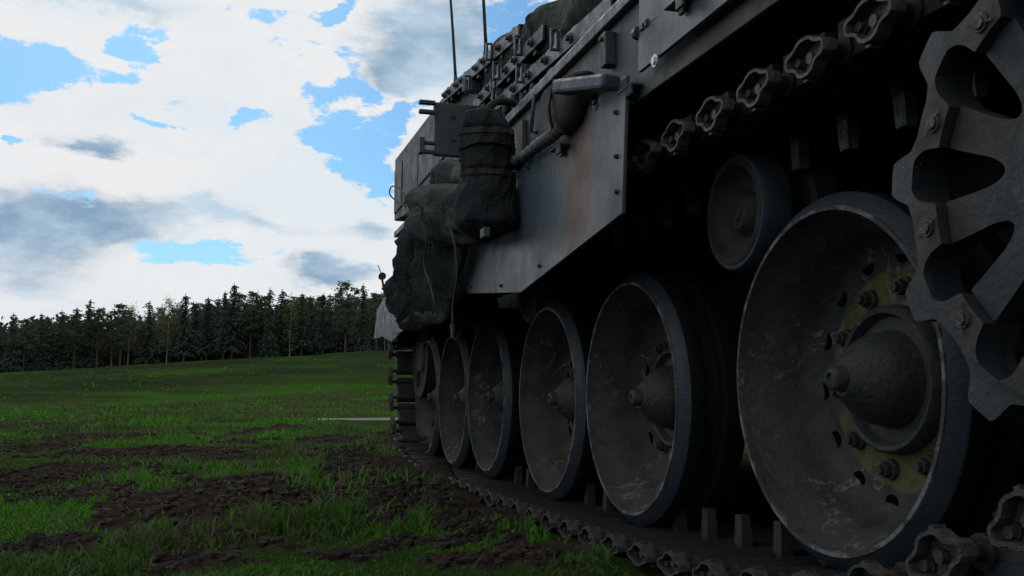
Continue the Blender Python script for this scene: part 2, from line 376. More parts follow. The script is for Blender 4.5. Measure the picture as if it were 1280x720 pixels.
def terrain():
    az = np.concatenate([np.arange(-170, -30, 5), np.arange(-30, 44, .19), np.arange(44, 190.1, 5)])
    az = az[az < 190]
    r = [0.5]
    while r[-1] < 2: r.append(r[-1] * 1.03)
    while r[-1] < 10: r.append(r[-1] * 1.0042)
    while r[-1] < 40: r.append(r[-1] * 1.0105)
    while r[-1] < 400: r.append(r[-1] * 1.025)
    while r[-1] < 4500: r.append(r[-1] * 1.12)
    r = np.array(r); A, Rr = np.meshgrid(np.radians(az), r)
    x = Rr * np.sin(A); y = Rr * np.cos(A); z = height(x, y); m, _ = dirt(x, y)
    n, k = x.shape
    co = np.stack([x, y, z], -1).reshape(-1, 3); co = np.vstack([co, [[0, 0, GZ]]])
    i = np.arange(n - 1)[:, None] * k + np.arange(k)[None]; j = np.arange(n - 1)[:, None] * k + (np.arange(k)[None] + 1) % k
    q = np.stack([i, j, j + k, i + k], -1).reshape(-1, 4)[:, ::-1]
    faces = q.tolist() + [[(a + 1) % k, a, n * k][::1] for a in range(k)]
    me = bpy.data.meshes.new('ground'); me.from_pydata(co.tolist(), [], faces)
    for p in me.polygons: p.use_smooth = True
    at = me.attributes.new('dirt', 'FLOAT', 'POINT'); at.data.foreach_set('value', np.append(m.reshape(-1), 0).astype(np.float32))
    d_ = np.hypot(x, y); t_ = np.clip((np.degrees(np.arctan2(x, y)) + 12.1) / 20.5, -.5, 1.6); ft = 34 + 34 * np.clip(t_, 0, 1.2)
    bk = sm(d_ + (fbm(x * .08, y * .08, 4) - .5) * 22, ft + 6, ft + 18); ln_ = np.exp(-((d_ + (fbm(x * .1, y * .1, 3) - .5) * 10 - ft + 3) / 7) ** 2)
    for nm_, ar in (('bank', bk), ('verge', ln_)):
        a2 = me.attributes.new(nm_, 'FLOAT', 'POINT'); a2.data.foreach_set('value', np.append(ar.reshape(-1), 0).astype(np.float32))
    me.validate(); me.update()
    if me.polygons[len(me.polygons) // 2].normal.z < 0: me.flip_normals()
    return me
gm = bpy.data.materials.new('grassland'); gm.use_nodes = True; g = G(gm.node_tree); bs = gm.node_tree.nodes['Principled BSDF']
pos = g.n('ShaderNodeNewGeometry').outputs['Position']
att = g.n('ShaderNodeAttribute'); att.attribute_name = 'dirt'
pst = g.vmul(pos, (.55, 1, 1))
c = g.mix(g.ramp(g.noise(pst, .07, 5, .6), .38, .62), (.020, .042, .010), (.030, .046, .015))
c = g.mix(g.mul(g.ramp(g.noise(pst, .12, 7, .7), .50, .60), .8), c, (.034, .100, .014))
c = g.mix(g.mul(g.ramp(g.noise(pst, .10, 8, .75), .50, .60), .75), c, (.046, .048, .022))
c = g.mix(g.mul(g.ramp(g.noise(pos, 5.0, 6, .7), .45, .7), .5), c, (.022, .032, .011))
px_, py_, pz_ = g.sep(pos)
dist = g.m('SQRT', g.add(g.mul(px_, px_), g.mul(py_, py_)))
# dry, pale strip of last year's grass on the flat behind the track road
dry = g.mul(g.ramp(g.add(dist, g.mul(g.add(g.noise(pos, .3, 4), -.5), 12)), 21, 27), g.m('SUBTRACT', 1.0, g.ramp(g.add(dist, g.mul(g.add(g.noise(pos, .2, 4), -.5), 30)), 38, 60)))
c = g.mix(g.mul(dry, .6), c, (.052, .054, .026))
# coarse darker heather on the bank
ab = g.n('ShaderNodeAttribute'); ab.attribute_name = 'bank'; av = g.n('ShaderNodeAttribute'); av.attribute_name = 'verge'
c = g.mix(g.mul(av.outputs['Fac'], .75), c, (.030, .092, .012))
c = g.mix(g.mul(ab.outputs['Fac'], g.ramp(g.noise(pos, .10, 7, .7), .30, .62)), c, (.018, .028, .014))
c = g.mix(g.mul(g.ramp(g.noise(pos, .8, 7, .75), .5, .68), .5), c, (.010, .018, .006))
soil = g.mix(g.ramp(g.noise(pos, 9, 6, .7), .35, .65), (.022, .017, .015), (.045, .035, .030))
dm = g.ramp(g.add(att.outputs['Fac'], g.mul(g.add(g.noise(pos, 24, 4, .7), -.5), .5)), .3, .6)
c = g.mix(dm, c, soil)
g.put(bs.inputs['Base Color'], c); bs.inputs['Roughness'].default_value = 1; bs.inputs['Specular IOR Level'].default_value = 0
b = g.n('ShaderNodeBump'); b.inputs['Strength'].default_value = .8; b.inputs['Distance'].default_value = .03
g.put(b.inputs['Height'], g.add(g.noise(pos, 30, 6, .7), g.mul(g.noise(pos, 3, 5, .7), 3.0))); gm.node_tree.links.new(b.outputs[0], bs.inputs['Normal'])
gme = terrain(); gme.materials.append(gm)
ground = bpy.data.objects.new('ground', gme); link(ground); tag(ground, kind='structure')

# gravel road crossing behind the tank
def road():
    vs, fs = [], []; N = 120
    for i in range(N + 1):
        s = i / N; x = 0.9 + 60 * s ** 1.6; yc = 17.9 + .012 * x - .15 * math.sin(x * .5); hw = 1.2 * min(1, .10 + (x - .9) / 2.2)
        for k in range(7):
            v = (k / 6 * 2 - 1); vs.append((x + .1 * noise.noise((x, k, 0)), yc + v * hw + .22 * noise.noise((x * 2.1, k * .3, 3)), 0))
    a = np.array(vs); a[:, 2] = height(a[:, 0], a[:, 1]) + .012 + .02 * (1 - np.abs((np.arange(len(a)) % 7) / 3 - 1))
    for i in range(N):
        for k in range(6): o = i * 7 + k; fs.append((o, o + 7, o + 8, o + 1))
    return a.tolist(), fs
M['road'] = mat('road_gravel', (0.1, 0.096, 0.092), .95, second=(.09, .08, .07), s_scale=1.5, s_amt=.6, bump=.6, b_scale=30, world=True)
tag(build('road', road(), 'road'), kind='structure')

# ------------------------------------------------------------------ grass blades and clods (nobody could count them)
def grass():
    rng = np.random.RandomState(5)
    segs = [(1.5, 2.4, 16000), (2.2, 4.5, 80000), (4.5, 9, 70000), (9, 18, 50000), (18, 42, 36000), (42, 90, 9000)]
    X, Y = [], []
    for a, b_, n in segs:
        r = np.sqrt(rng.rand(n) * (b_ ** 2 - a ** 2) + a * a); az = np.radians(rng.uniform(-17, 30, n))
        X.append(r * np.sin(az)); Y.append(r * np.cos(az))
    x = np.concatenate(X); y = np.concatenate(Y)
    m, _ = dirt(x, y); tuft = fbm(x * 2.3 + 8, y * 2.3, 4); d = np.hypot(x, y)
    keep = (rng.rand(len(x)) > m * .95) & (rng.rand(len(x)) < sm(tuft, .28, .55) + .45)
    keep &= ~((x > .825) & (y < 5.9)); keep &= ~((np.abs(y - 17.9) < 1.3) & (x > 1.4) & (rng.rand(len(x)) < .97))
    keep &= ~((x > 1.6) & (d < 17)) & (y > .9)
    x, y, tuft, d = x[keep], y[keep], tuft[keep], d[keep]; n = len(x)
    z = height(x, y) - .004
    hh = (.014 + .034 * rng.rand(n) ** 2) * (.5 + 1.3 * sm(tuft, .45, .68)) * (1 + .012 * d) * (1 - .45 * m[keep])
    tc_ = atZ(392, 632, GZ); hh *= 1 + 1.3 * np.exp(-((x - tc_.x) ** 2 + (y - tc_.y) ** 2) / .035)
    big = fbm(x * .9 + 30, y * .9, 3); hh *= .7 + .9 * sm(big, .45, .68)
    wd = np.maximum(.0024 + .0022 * rng.rand(n), .00085 * d)
    an = rng.rand(n) * 2 * PI; ln = hh * (.2 + .8 * rng.rand(n)); la = rng.rand(n) * 2 * PI
    ax, ay = np.cos(an) * wd, np.sin(an) * wd; lx, ly = np.cos(la) * ln, np.sin(la) * ln
    P = np.zeros((n, 5, 3))
    P[:, 0] = np.stack([x - ax, y - ay, z], 1); P[:, 1] = np.stack([x + ax, y + ay, z], 1)
    P[:, 2] = np.stack([x + ax * .8 + lx * .3, y + ay * .8 + ly * .3, z + hh * .6], 1); P[:, 3] = np.stack([x - ax * .8 + lx * .3, y - ay * .8 + ly * .3, z + hh * .6], 1)
    P[:, 4] = np.stack([x + lx, y + ly, z + hh * (1 - .25 * rng.rand(n))], 1)
    me = bpy.data.meshes.new('grass')
    me.vertices.add(n * 5); me.vertices.foreach_set('co', P.reshape(-1))
    base = np.arange(n)[:, None] * 5
    li = np.hstack([base + [[0, 1, 2, 3]], base + [[3, 2, 4]]]).reshape(-1)
    me.loops.add(n * 7); me.loops.foreach_set('vertex_index', li)
    me.polygons.add(n * 2); st = (np.arange(n)[:, None] * 7 + [[0, 4]]).reshape(-1)
    me.polygons.foreach_set('loop_start', st); me.polygons.foreach_set('loop_total', np.tile([4, 3], n))
    kind = rng.rand(n); dryp = .12 + .28 * sm(fbm(x * .8 + 70, y * .8, 3), .5, .65)
    col = np.zeros((n, 3)); lush = sm(fbm(x * .7 + 11, y * .7 + 3, 3), .42, .6)[:, None]
    col[:] = (1 - lush) * np.array([.038, .070, .018]) + lush * np.array([.044, .150, .012])
    col *= (.55 + .9 * rng.rand(n))[:, None]
    dry_ = kind < dryp; col[dry_] = np.array([.10, .092, .062]) * (.4 + .9 * rng.rand(dry_.sum()))[:, None]
    at = me.attributes.new('tint', 'FLOAT_COLOR', 'POINT')
    at.data.foreach_set('color', np.repeat(np.hstack([col, np.ones((n, 1))]), 5, 0).reshape(-1).astype(np.float32))
    me.update(calc_edges=True); me.validate(); return me
bm_ = bpy.data.materials.new('grass_blades'); bm_.use_nodes = True; g = G(bm_.node_tree); bs = bm_.node_tree.nodes['Principled BSDF']
at = g.n('ShaderNodeAttribute'); at.attribute_name = 'tint'
g.put(bs.inputs['Base Color'], at.outputs['Color']); bs.inputs['Roughness'].default_value = .7; bs.inputs['Specular IOR Level'].default_value = .2
tr = g.n('ShaderNodeBsdfTranslucent'); g.put(tr.inputs[0], g.vmul(at.outputs['Color'], (1.1, 1.3, .8))); mx = g.n('ShaderNodeMixShader'); mx.inputs[0].default_value = .4
bm_.node_tree.links.new(bs.outputs[0], mx.inputs[1]); bm_.node_tree.links.new(tr.outputs[0], mx.inputs[2])
bm_.node_tree.links.new(mx.outputs[0], bm_.node_tree.nodes['Material Output'].inputs[0])
me = grass(); me.materials.append(bm_)
tag(link(bpy.data.objects.new('grass', me)), 'short spring grass with dry blades on the field left of the tracks', 'grass', kind='stuff')
def clods():
    rng = np.random.RandomState(9); V, F = [], []
    ico = bmesh.new(); bmesh.ops.create_icosphere(ico, subdivisions=1, radius=1); iv = np.array([v.co[:] for v in ico.verts]); ifc = [[v.index for v in f.verts] for f in ico.faces]; ico.free()
    n = 200000; r = np.sqrt(rng.rand(n) * (16 ** 2 - 2.2 ** 2) + 2.2 ** 2); r = 2.2 + (r - 2.2) * rng.rand(n) ** .7; az = np.radians(rng.uniform(-15, 24, n))
    x, y = r * np.sin(az), r * np.cos(az); m, _ = dirt(x, y); k = (m > .55) & ~((x > .75) & (y < 6.3)) & (rng.rand(n) < .55)
    x, y = x[k][:17000], y[k][:17000]; z = height(x, y); o = 0
    for a, b_, c_ in zip(x, y, z):
        s = .003 + .017 * rng.rand() ** 4
        p = iv * (1 + .22 * rng.randn(len(iv), 1)) * np.array([1.1, 1, .95]) * s + np.array([a, b_, c_ + s * .15])
        V.append(p); F += [[q + o for q in f] for f in ifc]; o += len(iv)
    return np.vstack(V).tolist(), F
M['soil'] = mat('soil_clods', (.020, .016, .014), .95, second=(.034, .027, .022), s_scale=3, bump=.5, b_scale=80, world=True, spec=.1)
tag(build('soil_clod', clods(), 'soil'), 'loose clods of dark soil thrown up over the churned patches', 'soil', kind='stuff')

# ------------------------------------------------------------------ trees of the far wood
def leafmat(name, a, b_):
    m = bpy.data.materials.new(name); m.use_nodes = True; g = G(m.node_tree); bs = m.node_tree.nodes['Principled BSDF']
    oi = g.n('ShaderNodeObjectInfo').outputs['Random']; ps = g.n('ShaderNodeTexCoord').outputs['Object']
    c = g.mix(g.ramp(g.noise(ps, .8, 4), .35, .65), a, b_); c = g.mix(g.mul(oi, .5), c, tuple(q * .6 for q in a))
    g.put(bs.inputs['Base Color'], c); bs.inputs['Roughness'].default_value = .9; bs.inputs['Specular IOR Level'].default_value = .1
    tr = g.n('ShaderNodeBsdfTranslucent'); g.put(tr.inputs[0], c); mx = g.n('ShaderNodeMixShader'); mx.inputs[0].default_value = .25
    m.node_tree.links.new(bs.outputs[0], mx.inputs[1]); m.node_tree.links.new(tr.outputs[0], mx.inputs[2])
    m.node_tree.links.new(mx.outputs[0], m.node_tree.nodes['Material Output'].inputs[0]); return m
M['spruce'] = leafmat('spruce_needles', (.050, .074, .060), (.074, .100, .074))
M['pine'] = leafmat('pine_needles', (.064, .086, .056), (.092, .108, .066))
M['birch'] = leafmat('birch_leaves', (.11, .14, .06), (.15, .165, .085))
M['bush'] = leafmat('undergrowth_leaves', (.034, .048, .038), (.05, .066, .045))
M['bark'] = mat('dark_bark', (.05, .042, .036), .95, bump=.5, b_scale=5)
M['pinebark'] = mat('pine_bark', (.05, .038, .03), .95, bump=.5, b_scale=5)
M['birchbark'] = mat('birch_bark', (.17, .165, .15), .9, second=(.1, .09, .08), s_scale=2, bump=.3, b_scale=5)
def crown_mesh(kind, seed):
    """unit-height tree; crown of many small leaf clumps"""
    rng = random.Random(seed); V, F = [], []
    def clump(p, s, droop=0.0, out=None):
        o = len(V); a = rng.random() * 2 * PI
        d = Vector((math.cos(a), math.sin(a), rng.uniform(-.6, .5) - droop)) if out is None else out
        d.normalize(); t = d.orthogonal().normalized(); t.rotate(Matrix.Rotation(rng.random() * 2 * PI, 3, d))
        L = s * rng.uniform(.7, 1.5); W_ = s * rng.uniform(.35, .7)
        for q in (p - d * L * .5, p + t * W_, p + d * L * .6 + t * W_ * .2, p - t * W_ * .8 + d * L * .1): V.append(q)
        F.append((o, o + 1, o + 2, o + 3))
    if kind == 'spruce':
        base = rng.uniform(.06, .2); rmax = rng.uniform(.19, .25); lay = 26
        for i in range(lay):
            h = base + (1 - base) * (i / lay); k = (1 - h) / (1 - base); rr = rmax * (.10 + k ** .62) * rng.uniform(.45, 1.2)
            nb = int(6 + 9 * k)
            for b_ in range(nb):
                a = rng.random() * 2 * PI; L = rr * rng.uniform(.3, 1.3)
                for s in range(7):
                    f = (s + rng.random()) / 7; e = Vector((math.cos(a) * L * f, math.sin(a) * L * f, h - .45 * L * f + rng.uniform(-.008, .008)))
                    clump(e + Vector((rng.uniform(-1, 1), rng.uniform(-1, 1), 0)) * .014, .022 + .010 * k, .3, Vector((math.cos(a), math.sin(a), -.7 + rng.uniform(-.5, .5))) if rng.random() < .6 else None)
        for i in range(14): clump(Vector((rng.uniform(-.004, .004), rng.uniform(-.004, .004), .96 + .05 * rng.random())), .011, 0, Vector((rng.uniform(-.3, .3), rng.uniform(-.3, .3), 1)))
    elif kind == 'pine':
        for b_ in range(46):
            h = rng.uniform(.30, .97); k = 1 - abs((h - .62) / .40) ** 2; a = rng.random() * 2 * PI; L = rng.uniform(.2, 1) * .19 * max(.2, k)
            c = Vector((math.cos(a) * L, math.sin(a) * L, h)); r = rng.uniform(.03, .055)
            for s in range(50):
                v = Vector((rng.gauss(0, 1), rng.gauss(0, 1), rng.gauss(0, .6))) * r * .62; clump(c + v, .021)
    else:
        for b_ in range(60):
            h = rng.uniform(.28, .99); k = (1 - ((h - .58) / .44) ** 2); a = rng.random() * 2 * PI; L = rng.uniform(.2, 1) * .19 * max(.2, k)
            c = Vector((math.cos(a) * L, math.sin(a) * L, h)); r = rng.uniform(.022, .045)
            for s in range(26):
                v = Vector((rng.gauss(0, 1), rng.gauss(0, 1), rng.gauss(0, 1.1))) * r * .8; clump(c + v, .015)
    me = bpy.data.meshes.new('crown'); me.from_pydata([tuple(v) for v in V], [], F); me.materials.append(M[kind]); return me
def trunk_mesh(kind, seed):
    rng = random.Random(seed); bm = NB(); r = .012 if kind != 'birch' else .0085
    tube(bm, curve([(0, 0, -.06), (rng.uniform(-.01, .01), 0, .35), (rng.uniform(-.012, .012), rng.uniform(-.01, .01), .7), (0, 0, .98)], 12), lambda t: r * (1.15 - t), 7)
    if kind != 'spruce':
        for i in range(11):
            h = rng.uniform(.36, .9); a = rng.random() * 2 * PI; L = .11 * (1.1 - h) + .04
            tube(bm, [(0, 0, h - .05), (math.cos(a) * L * .5, math.sin(a) * L * .5, h), (math.cos(a) * L, math.sin(a) * L, h + .05)], lambda t: r * .3 * (1.1 - t), 4)
    else:
        for i in range(8):
            h = rng.uniform(.08, .4); a = rng.random() * 2 * PI
            tube(bm, [(0, 0, h), (math.cos(a) * .07, math.sin(a) * .07, h - .02)], lambda t: r * .22 * (1.1 - t), 4)
    me = bpy.data.meshes.new('trunk'); bm.to_mesh(me); bm.free()
    me.materials.append(M[{'spruce': 'bark', 'pine': 'pinebark', 'birch': 'birchbark'}[kind]]); return me
VAR = {k: [(crown_mesh(k, 10 * j + s), trunk_mesh(k, 10 * j + s)) for s in range(n)] for j, (k, n) in enumerate((('spruce', 5), ('pine', 3), ('birch', 3)))}
TREELABEL = {'spruce': 'dark pointed spruce among its like in the far treeline', 'pine': 'bushy-topped pine among its like in the far treeline', 'birch': 'thin pale-stemmed birch among its like in the far treeline'}
def tree(kind, px, ytop, dist, label=None, rng=random):
    u = direction(px, 450)[0]; x, y = dist * math.sin(R(u)), dist * math.cos(R(u))
    zb = float(height(np.array([x]), np.array([y]), False)[0])
    d = ray(px, ytop); zt = CAMZ + d.z / math.hypot(d.x, d.y) * dist; H = max(4.0, zt - zb)
    cr, tk = rng.choice(VAR[kind])
    if label: t = empty(kind + '_tree', (x, y, zb), label, 'tree', 'trees of the far wood')
    else: t = empty(kind + '_tree', (x, y, zb), TREELABEL[kind], 'tree', {'spruce': 'spruces of the far wood', 'pine': 'pines of the far wood', 'birch': 'birches of the far wood'}[kind])
    t.rotation_euler = (rng.uniform(-.015, .015), rng.uniform(-.015, .015), rng.random() * 6.3)
    wd = H * rng.uniform(1.0, 1.45) if kind != 'spruce' else H * rng.uniform(.85, 1.3)
    t.scale = (wd, wd, H)
    for n, me in (('crown', cr), ('trunk', tk)): link(bpy.data.objects.new(n, me), t)
# the silhouettes that stand out one by one along the skyline
STAND = [('spruce', 15, 391, 'spruce with a leaning pointed tip at the left end of the treeline'), ('pine', 30, 398, 'rounded pine just right of the leftmost pointed spruce'),
         ('spruce', 49, 391, 'narrow spruce, second pointed tip from the left end of the treeline'), ('spruce', 74, 388, 'spruce left of the gap before the broad leftmost peak'),
         ('pine', 92, 392, 'bushy pine between two pointed spruces left of the broad peak'), ('spruce', 110, 374, 'broad tall spruce forming the first high peak from the left'),
         ('pine', 121, 384, 'pine leaning on the right shoulder of the first high peak'), ('birch', 139, 404, 'low thin tree in the deep notch of the skyline'),
         ('pine', 150, 378, 'loose tall pine just right of the deep notch in the skyline'), ('birch', 160, 382, 'birch with a pale stem showing below the loose pine'),
         ('spruce', 184, 376, 'slim spruce with a sharp tip right of the pale-stemmed birch'), ('birch', 208, 373, 'light green birch crown standing left of two tall spruces'),
         ('spruce', 229, 368, 'dark spruce with a broken-looking top in the middle of the treeline'), ('spruce', 258, 371, 'spruce beside the dip right of the middle of the treeline'),
         ('spruce', 279, 364, 'slim spruce left shoulder of the tallest middle peak'), ('spruce', 289, 354, 'tallest spruce in the middle of the treeline'),
         ('pine', 312, 364, 'open-topped pine right of the tallest middle spruce'), ('spruce', 335, 360, 'wide dark spruce, left one of a close pair'),
         ('spruce', 350, 362, 'wide dark spruce, right one of a close pair'), ('birch', 362, 372, 'yellowish thin birch against the darkest part of the wood'),
         ('spruce', 376, 366, 'pointed spruce just right of the yellowish thin birch'), ('spruce', 403, 367, 'spruce tip in the lower stretch before the rightmost trees'),
         ('pine', 431, 351, 'tallest tree at the right end, a round-topped pine'), ('spruce', 453, 355, 'pointed spruce just right of the round-topped tall pine'),
         ('pine', 470, 366, 'bushy pine last before the tank hides the treeline')]
rt = random.Random(3)
for k, px, yt, lb in STAND: tree(k, px, yt, 196 + rt.uniform(-4, 4), lb, rt)
line = [(-260, 405), (-100, 398), (0, 396), (60, 394), (110, 385), (139, 406), (160, 386), (230, 378), (290, 370), (340, 370), (400, 372), (440, 364), (480, 368), (640, 366), (760, 368)]
def skyline(px): return float(np.interp(px, [p[0] for p in line], [p[1] for p in line]))
for row, (dist, step, dy) in enumerate(((204, 11.5, 12), (214, 12.5, 9), (226, 12, 14))):
    px = -240 + row * 5
    while px < 620:
        px += step * rt.uniform(.7, 1.3); k = rt.choices(('spruce', 'pine', 'birch'), ((2, 4, 4), (4, 5, 1.6), (4, 5, .2))[row])[0]
        tree(k, px, skyline(px) + dy - 3 + rt.uniform(-12, 18), dist + rt.uniform(-4, 4), None, rt)
def undergrowth():
    rng = random.Random(8); V, F = [], []
    for i in range(2300):
        px = rng.uniform(-330, 700); u = R(direction(px, 450)[0]); d = rng.uniform(206, 250) if i % 3 else rng.uniform(228, 262); x, y = d * math.sin(u), d * math.cos(u)
        z = float(height(np.array([x]), np.array([y]), False)[0]); H = rng.uniform(1.5, 5) if i % 3 == 1 else rng.uniform(5, 11.5); W_ = rng.uniform(1, 2.6)
        for s in range(34):
            o = len(V); p = Vector((x + rng.gauss(0, W_ * .6), y + rng.gauss(0, W_ * .6), z + rng.random() * H)); a = rng.random() * 2 * PI
            t = Vector((math.cos(a), math.sin(a), rng.uniform(-.4, .4))) * rng.uniform(.3, .9); q = Vector((rng.uniform(-.3, .3), rng.uniform(-.3, .3), 1)) * rng.uniform(.3, .9)
            V.extend([p - t, p + q * .6, p + t, p - q]); F.append((o, o + 1, o + 2, o + 3))
    return [tuple(v) for v in V], F
tag(build('undergrowth', undergrowth(), 'bush'), 'dark bushes and saplings filling the foot of the far wood', 'undergrowth', kind='stuff')

# ------------------------------------------------------------------ the tracked armoured vehicle
VO = Vector((2.45, 3.2, GZ))
tank = empty('tank', VO, 'dark grey-green tank with big road wheels, seen low along its side', 'tank')
XR = 0.855       # outboard face of the track
WH = [(1.488, .503, 1), (2.384, .470, 0), (3.084, .465, 0), (3.899, .474, 0), (4.544, .464, 0), (5.200, .472, 0)]
# hull
bm = NB(); prism(bm, [(.15, .55), (.15, 1.30), (5.9, 1.30), (6.5, 1.02), (6.1, .5), (5.3, .38), (.6, .38)], 1.42, 3.48); build('hull', bm, 'dark', tank, bevel=.008)
bm = NB(); box(bm, .86, 4.06, .12, 5.12, 1.165, 1.335); build('sponson', bm, 'dark', tank, bevel=.006)
bm = NB(); box(bm, .815, 4.08, .10, 5.15, 1.352, 1.368); build('deck_plate', bm, 'paint', tank, bevel=.003)
bm = NB(); prism(bm, [(.10, 1.10), (.10, 1.350), (5.15, 1.350), (5.15, 1.13), (2.0, 1.115)], .826, .838); sp = build('side_plate', bm, 'plate2', tank, bevel=.002)
# lip along the top edge of the side plate
bm = NB(); box(bm, .806, .8245, .10, 5.15, 1.336, 1.366); build('edge_strip', bm, 'rail', sp, bevel=.003)
for y0, y1 in ((2.72, 2.79), (3.02, 3.07), (3.42, 3.5)):
    bm = NB(); box(bm, .812, .825, y0, y1, 1.19, 1.31); build('stiffener', bm, 'plate2', sp, bevel=.002)
bm = NB(); box(bm, .798, .825, 2.0, 2.035, 1.235, 1.315); cyl(bm, (.79, 2.02, 1.30), (.80, 2.02, 1.30), .006); build('latch', bm, 'paint', sp, bevel=.002)
# skirts: flat armour panels hung from the side plate
def panel(poly, x=.797, t=.009, m='plate'):
    bm = NB(); prism(bm, poly, x, x + t); return build('skirt_panel', bm, m, tank, bevel=.0015)
pa = panel([(1.815, 1.152), (1.80, 1.345), (.30, 1.345), (.30, 1.152)]); pa['label'] = 'short upper skirt panel over the sprocket end'
pb = panel([(1.878, 1.168), (1.912, .868), (2.69, .776), (3.462, .853), (3.462, 1.175)]); pb['label'] = 'long skirt panel with a slanted lower corner and brown stain'
pc = panel([(3.468, .853), (3.50, .853), (3.86, .80), (5.1, .80), (5.1, 1.175), (3.468, 1.175)], x=.800)
def bolt_on(par, y, z, r=.009, x=.797, m='steel', L=.008, name='bolt'):
    bm = NB(); cyl(bm, (x - .001, y, z), (x - .004, y, z), r * 1.5, seg=16); cyl(bm, (x - .004, y, z), (x - L, y, z), r, seg=6); return build(name, bm, m, par)
p = atX(745, 131, .797); bolt_on(pb, p.y, p.z, .008, m='lens')
p = atX(820, 76, .797); bolt_on(pa, p.y, p.z, .009, m='lens')
for z in (.92, 1.0, 1.1): bolt_on(pb, 1.935, z, .004)
for y, z in ((2.5, .83), (2.9, .82), (3.3, .86), (3.0, 1.13), (2.6, 1.13)): bolt_on(pb, y, z, .004)
# stand-off rod between side plate and short panel
p = atX(797, 42, .80); bm = NB(); cyl(bm, (.80, p.y, p.z), (.80, p.y - .10, p.z - .002), .004, seg=10); cyl(bm, (.80, p.y + .006, p.z), (.80, p.y - .008, p.z), .013, seg=16)
cyl(bm, (.80, p.y - .03, p.z), (.80, p.y - .042, p.z), .010, seg=6); cyl(bm, (.80, p.y - .055, p.z), (.80, p.y - .062, p.z), .011, seg=6); sharp(build('spacer_bolt', bm, 'steel', tank))
# small hooks on the plates
for px, py, x in ((705, 188, .797), (856, 8, .797), (793, 116, .826)):
    p = atX(px, py, x); bm = NB(); box(bm, x - .03, x, p.y - .05, p.y + .03, p.z, p.z + .006); box(bm, x - .03, x - .024, p.y - .05, p.y - .02, p.z - .02, p.z)
    box(bm, x - .012, x - .004, p.y - .015, p.y + .005, p.z - .018, p.z); build('hook', bm, 'paint', tank, bevel=.0015)
# round-bellied intake housing with a flat lid and a ribbed hose
C0 = atX(711, 128, .785); hw = abs(atX(683, 128, .785).y - atX(738, 128, .785).y) / 2
bm = NB(); rings = []
for z_, k in ((-.088, .0), (-.088, .28), (-.080, .46), (-.060, .66), (-.030, .82), (.005, .94), (.030, 1.0), (.034, 1.03), (.042, 1.03), (.044, .95), (.056, .70), (.062, .35), (.063, .0)):
    rings.append([bm.verts.new((C0.x + .052 * k * math.cos(a) , C0.y + hw * .84 * k * math.sin(a) + .10 * (z_ + .02), C0.z + z_ * .86)) for a in [2 * PI * q / 36 for q in range(36)]])
for a, b_ in zip(rings, rings[1:]):
    for q in range(36): bm.faces.new((a[q], a[(q + 1) % 36], b_[(q + 1) % 36], b_[q]))
bmesh.ops.remove_doubles(bm, verts=bm.verts, dist=1e-5)
hs = sharp(build('intake_housing', bm, M['housing'], tank), 40)
bm = NB(); tube(bm, curve([C0 + Vector((-.05, -.02, .03)), C0 + Vector((-.052, .0, -.02)), C0 + Vector((-.036, .02, -.07))], 16), .004, 8); build('ridge', bm, 'ring', hs, smooth=True)
a, b_ = atX(703, 110, .73), atX(767, 103, .775)
bm = NB(); L = (b_ - a); q = L.to_track_quat('Y', 'Z').to_matrix().to_4x4()
box(bm, -.02, .03, 0, L.length, -.017, .017, Matrix.Translation(a) @ q); build('lid', bm, 'rail', hs, bevel=.008)
for k in range(3):
    p = a + L * .02 + Vector((-.018, .0, -.012 + .012 * k)); bm = NB(); cyl(bm, p, p + Vector((-.008, -.006, 0)), .0055, seg=10); build('bolt', bm, 'steel', hs)
bm = NB(); pts = curve([atX(702, 158, .765), atX(690, 170, .76), atX(675, 180, .765), atX(655, 195, .775), atX(632, 208, .79)], 180)
tube(bm, pts, lambda t: .0095 + .0085 * max(0, math.sin(t * 2 * PI * 11)) ** .5, 14); build('ribbed_hose', bm, 'plate2', hs, smooth=True)
bm = NB(); p = atX(742, 120, .78); bmesh.ops.create_cone(bm, cap_ends=False, segments=20, radius1=.022, radius2=.022, depth=.008, matrix=Matrix.Translation(p) @ Matrix.Rotation(R(90), 4, 'Y')); build('clamp', bm, 'steel', hs)
# bracket behind the housing
for px in (668, 700):
    a, b_ = atX(px, 118, .80), atX(px - 4, 165, .80); bm = NB(); tube(bm, [a + Vector((.02, 0, 0)), a, b_, b_ + Vector((.02, 0, 0))], .006, 8); build('grab_bar', bm, 'rail', tank, smooth=True)

# superstructure: sloping side with stowage rails
SX = 1.12
prof = [(.30, 1.37), (.30, 1.60), (1.5, 1.70), (2.4, 1.80), (3.05, 1.885), (3.5, 1.965), (3.84, 2.04), (4.4, 2.085), (4.84, 2.16), (5.1, 2.185), (5.1, 1.80), (5.7, 1.55), (5.8, 1.37)]
bm = NB(); prism(bm, prof, SX, 3.75)
ss = build('turret', bm, 'turret', tank, bevel=.01)
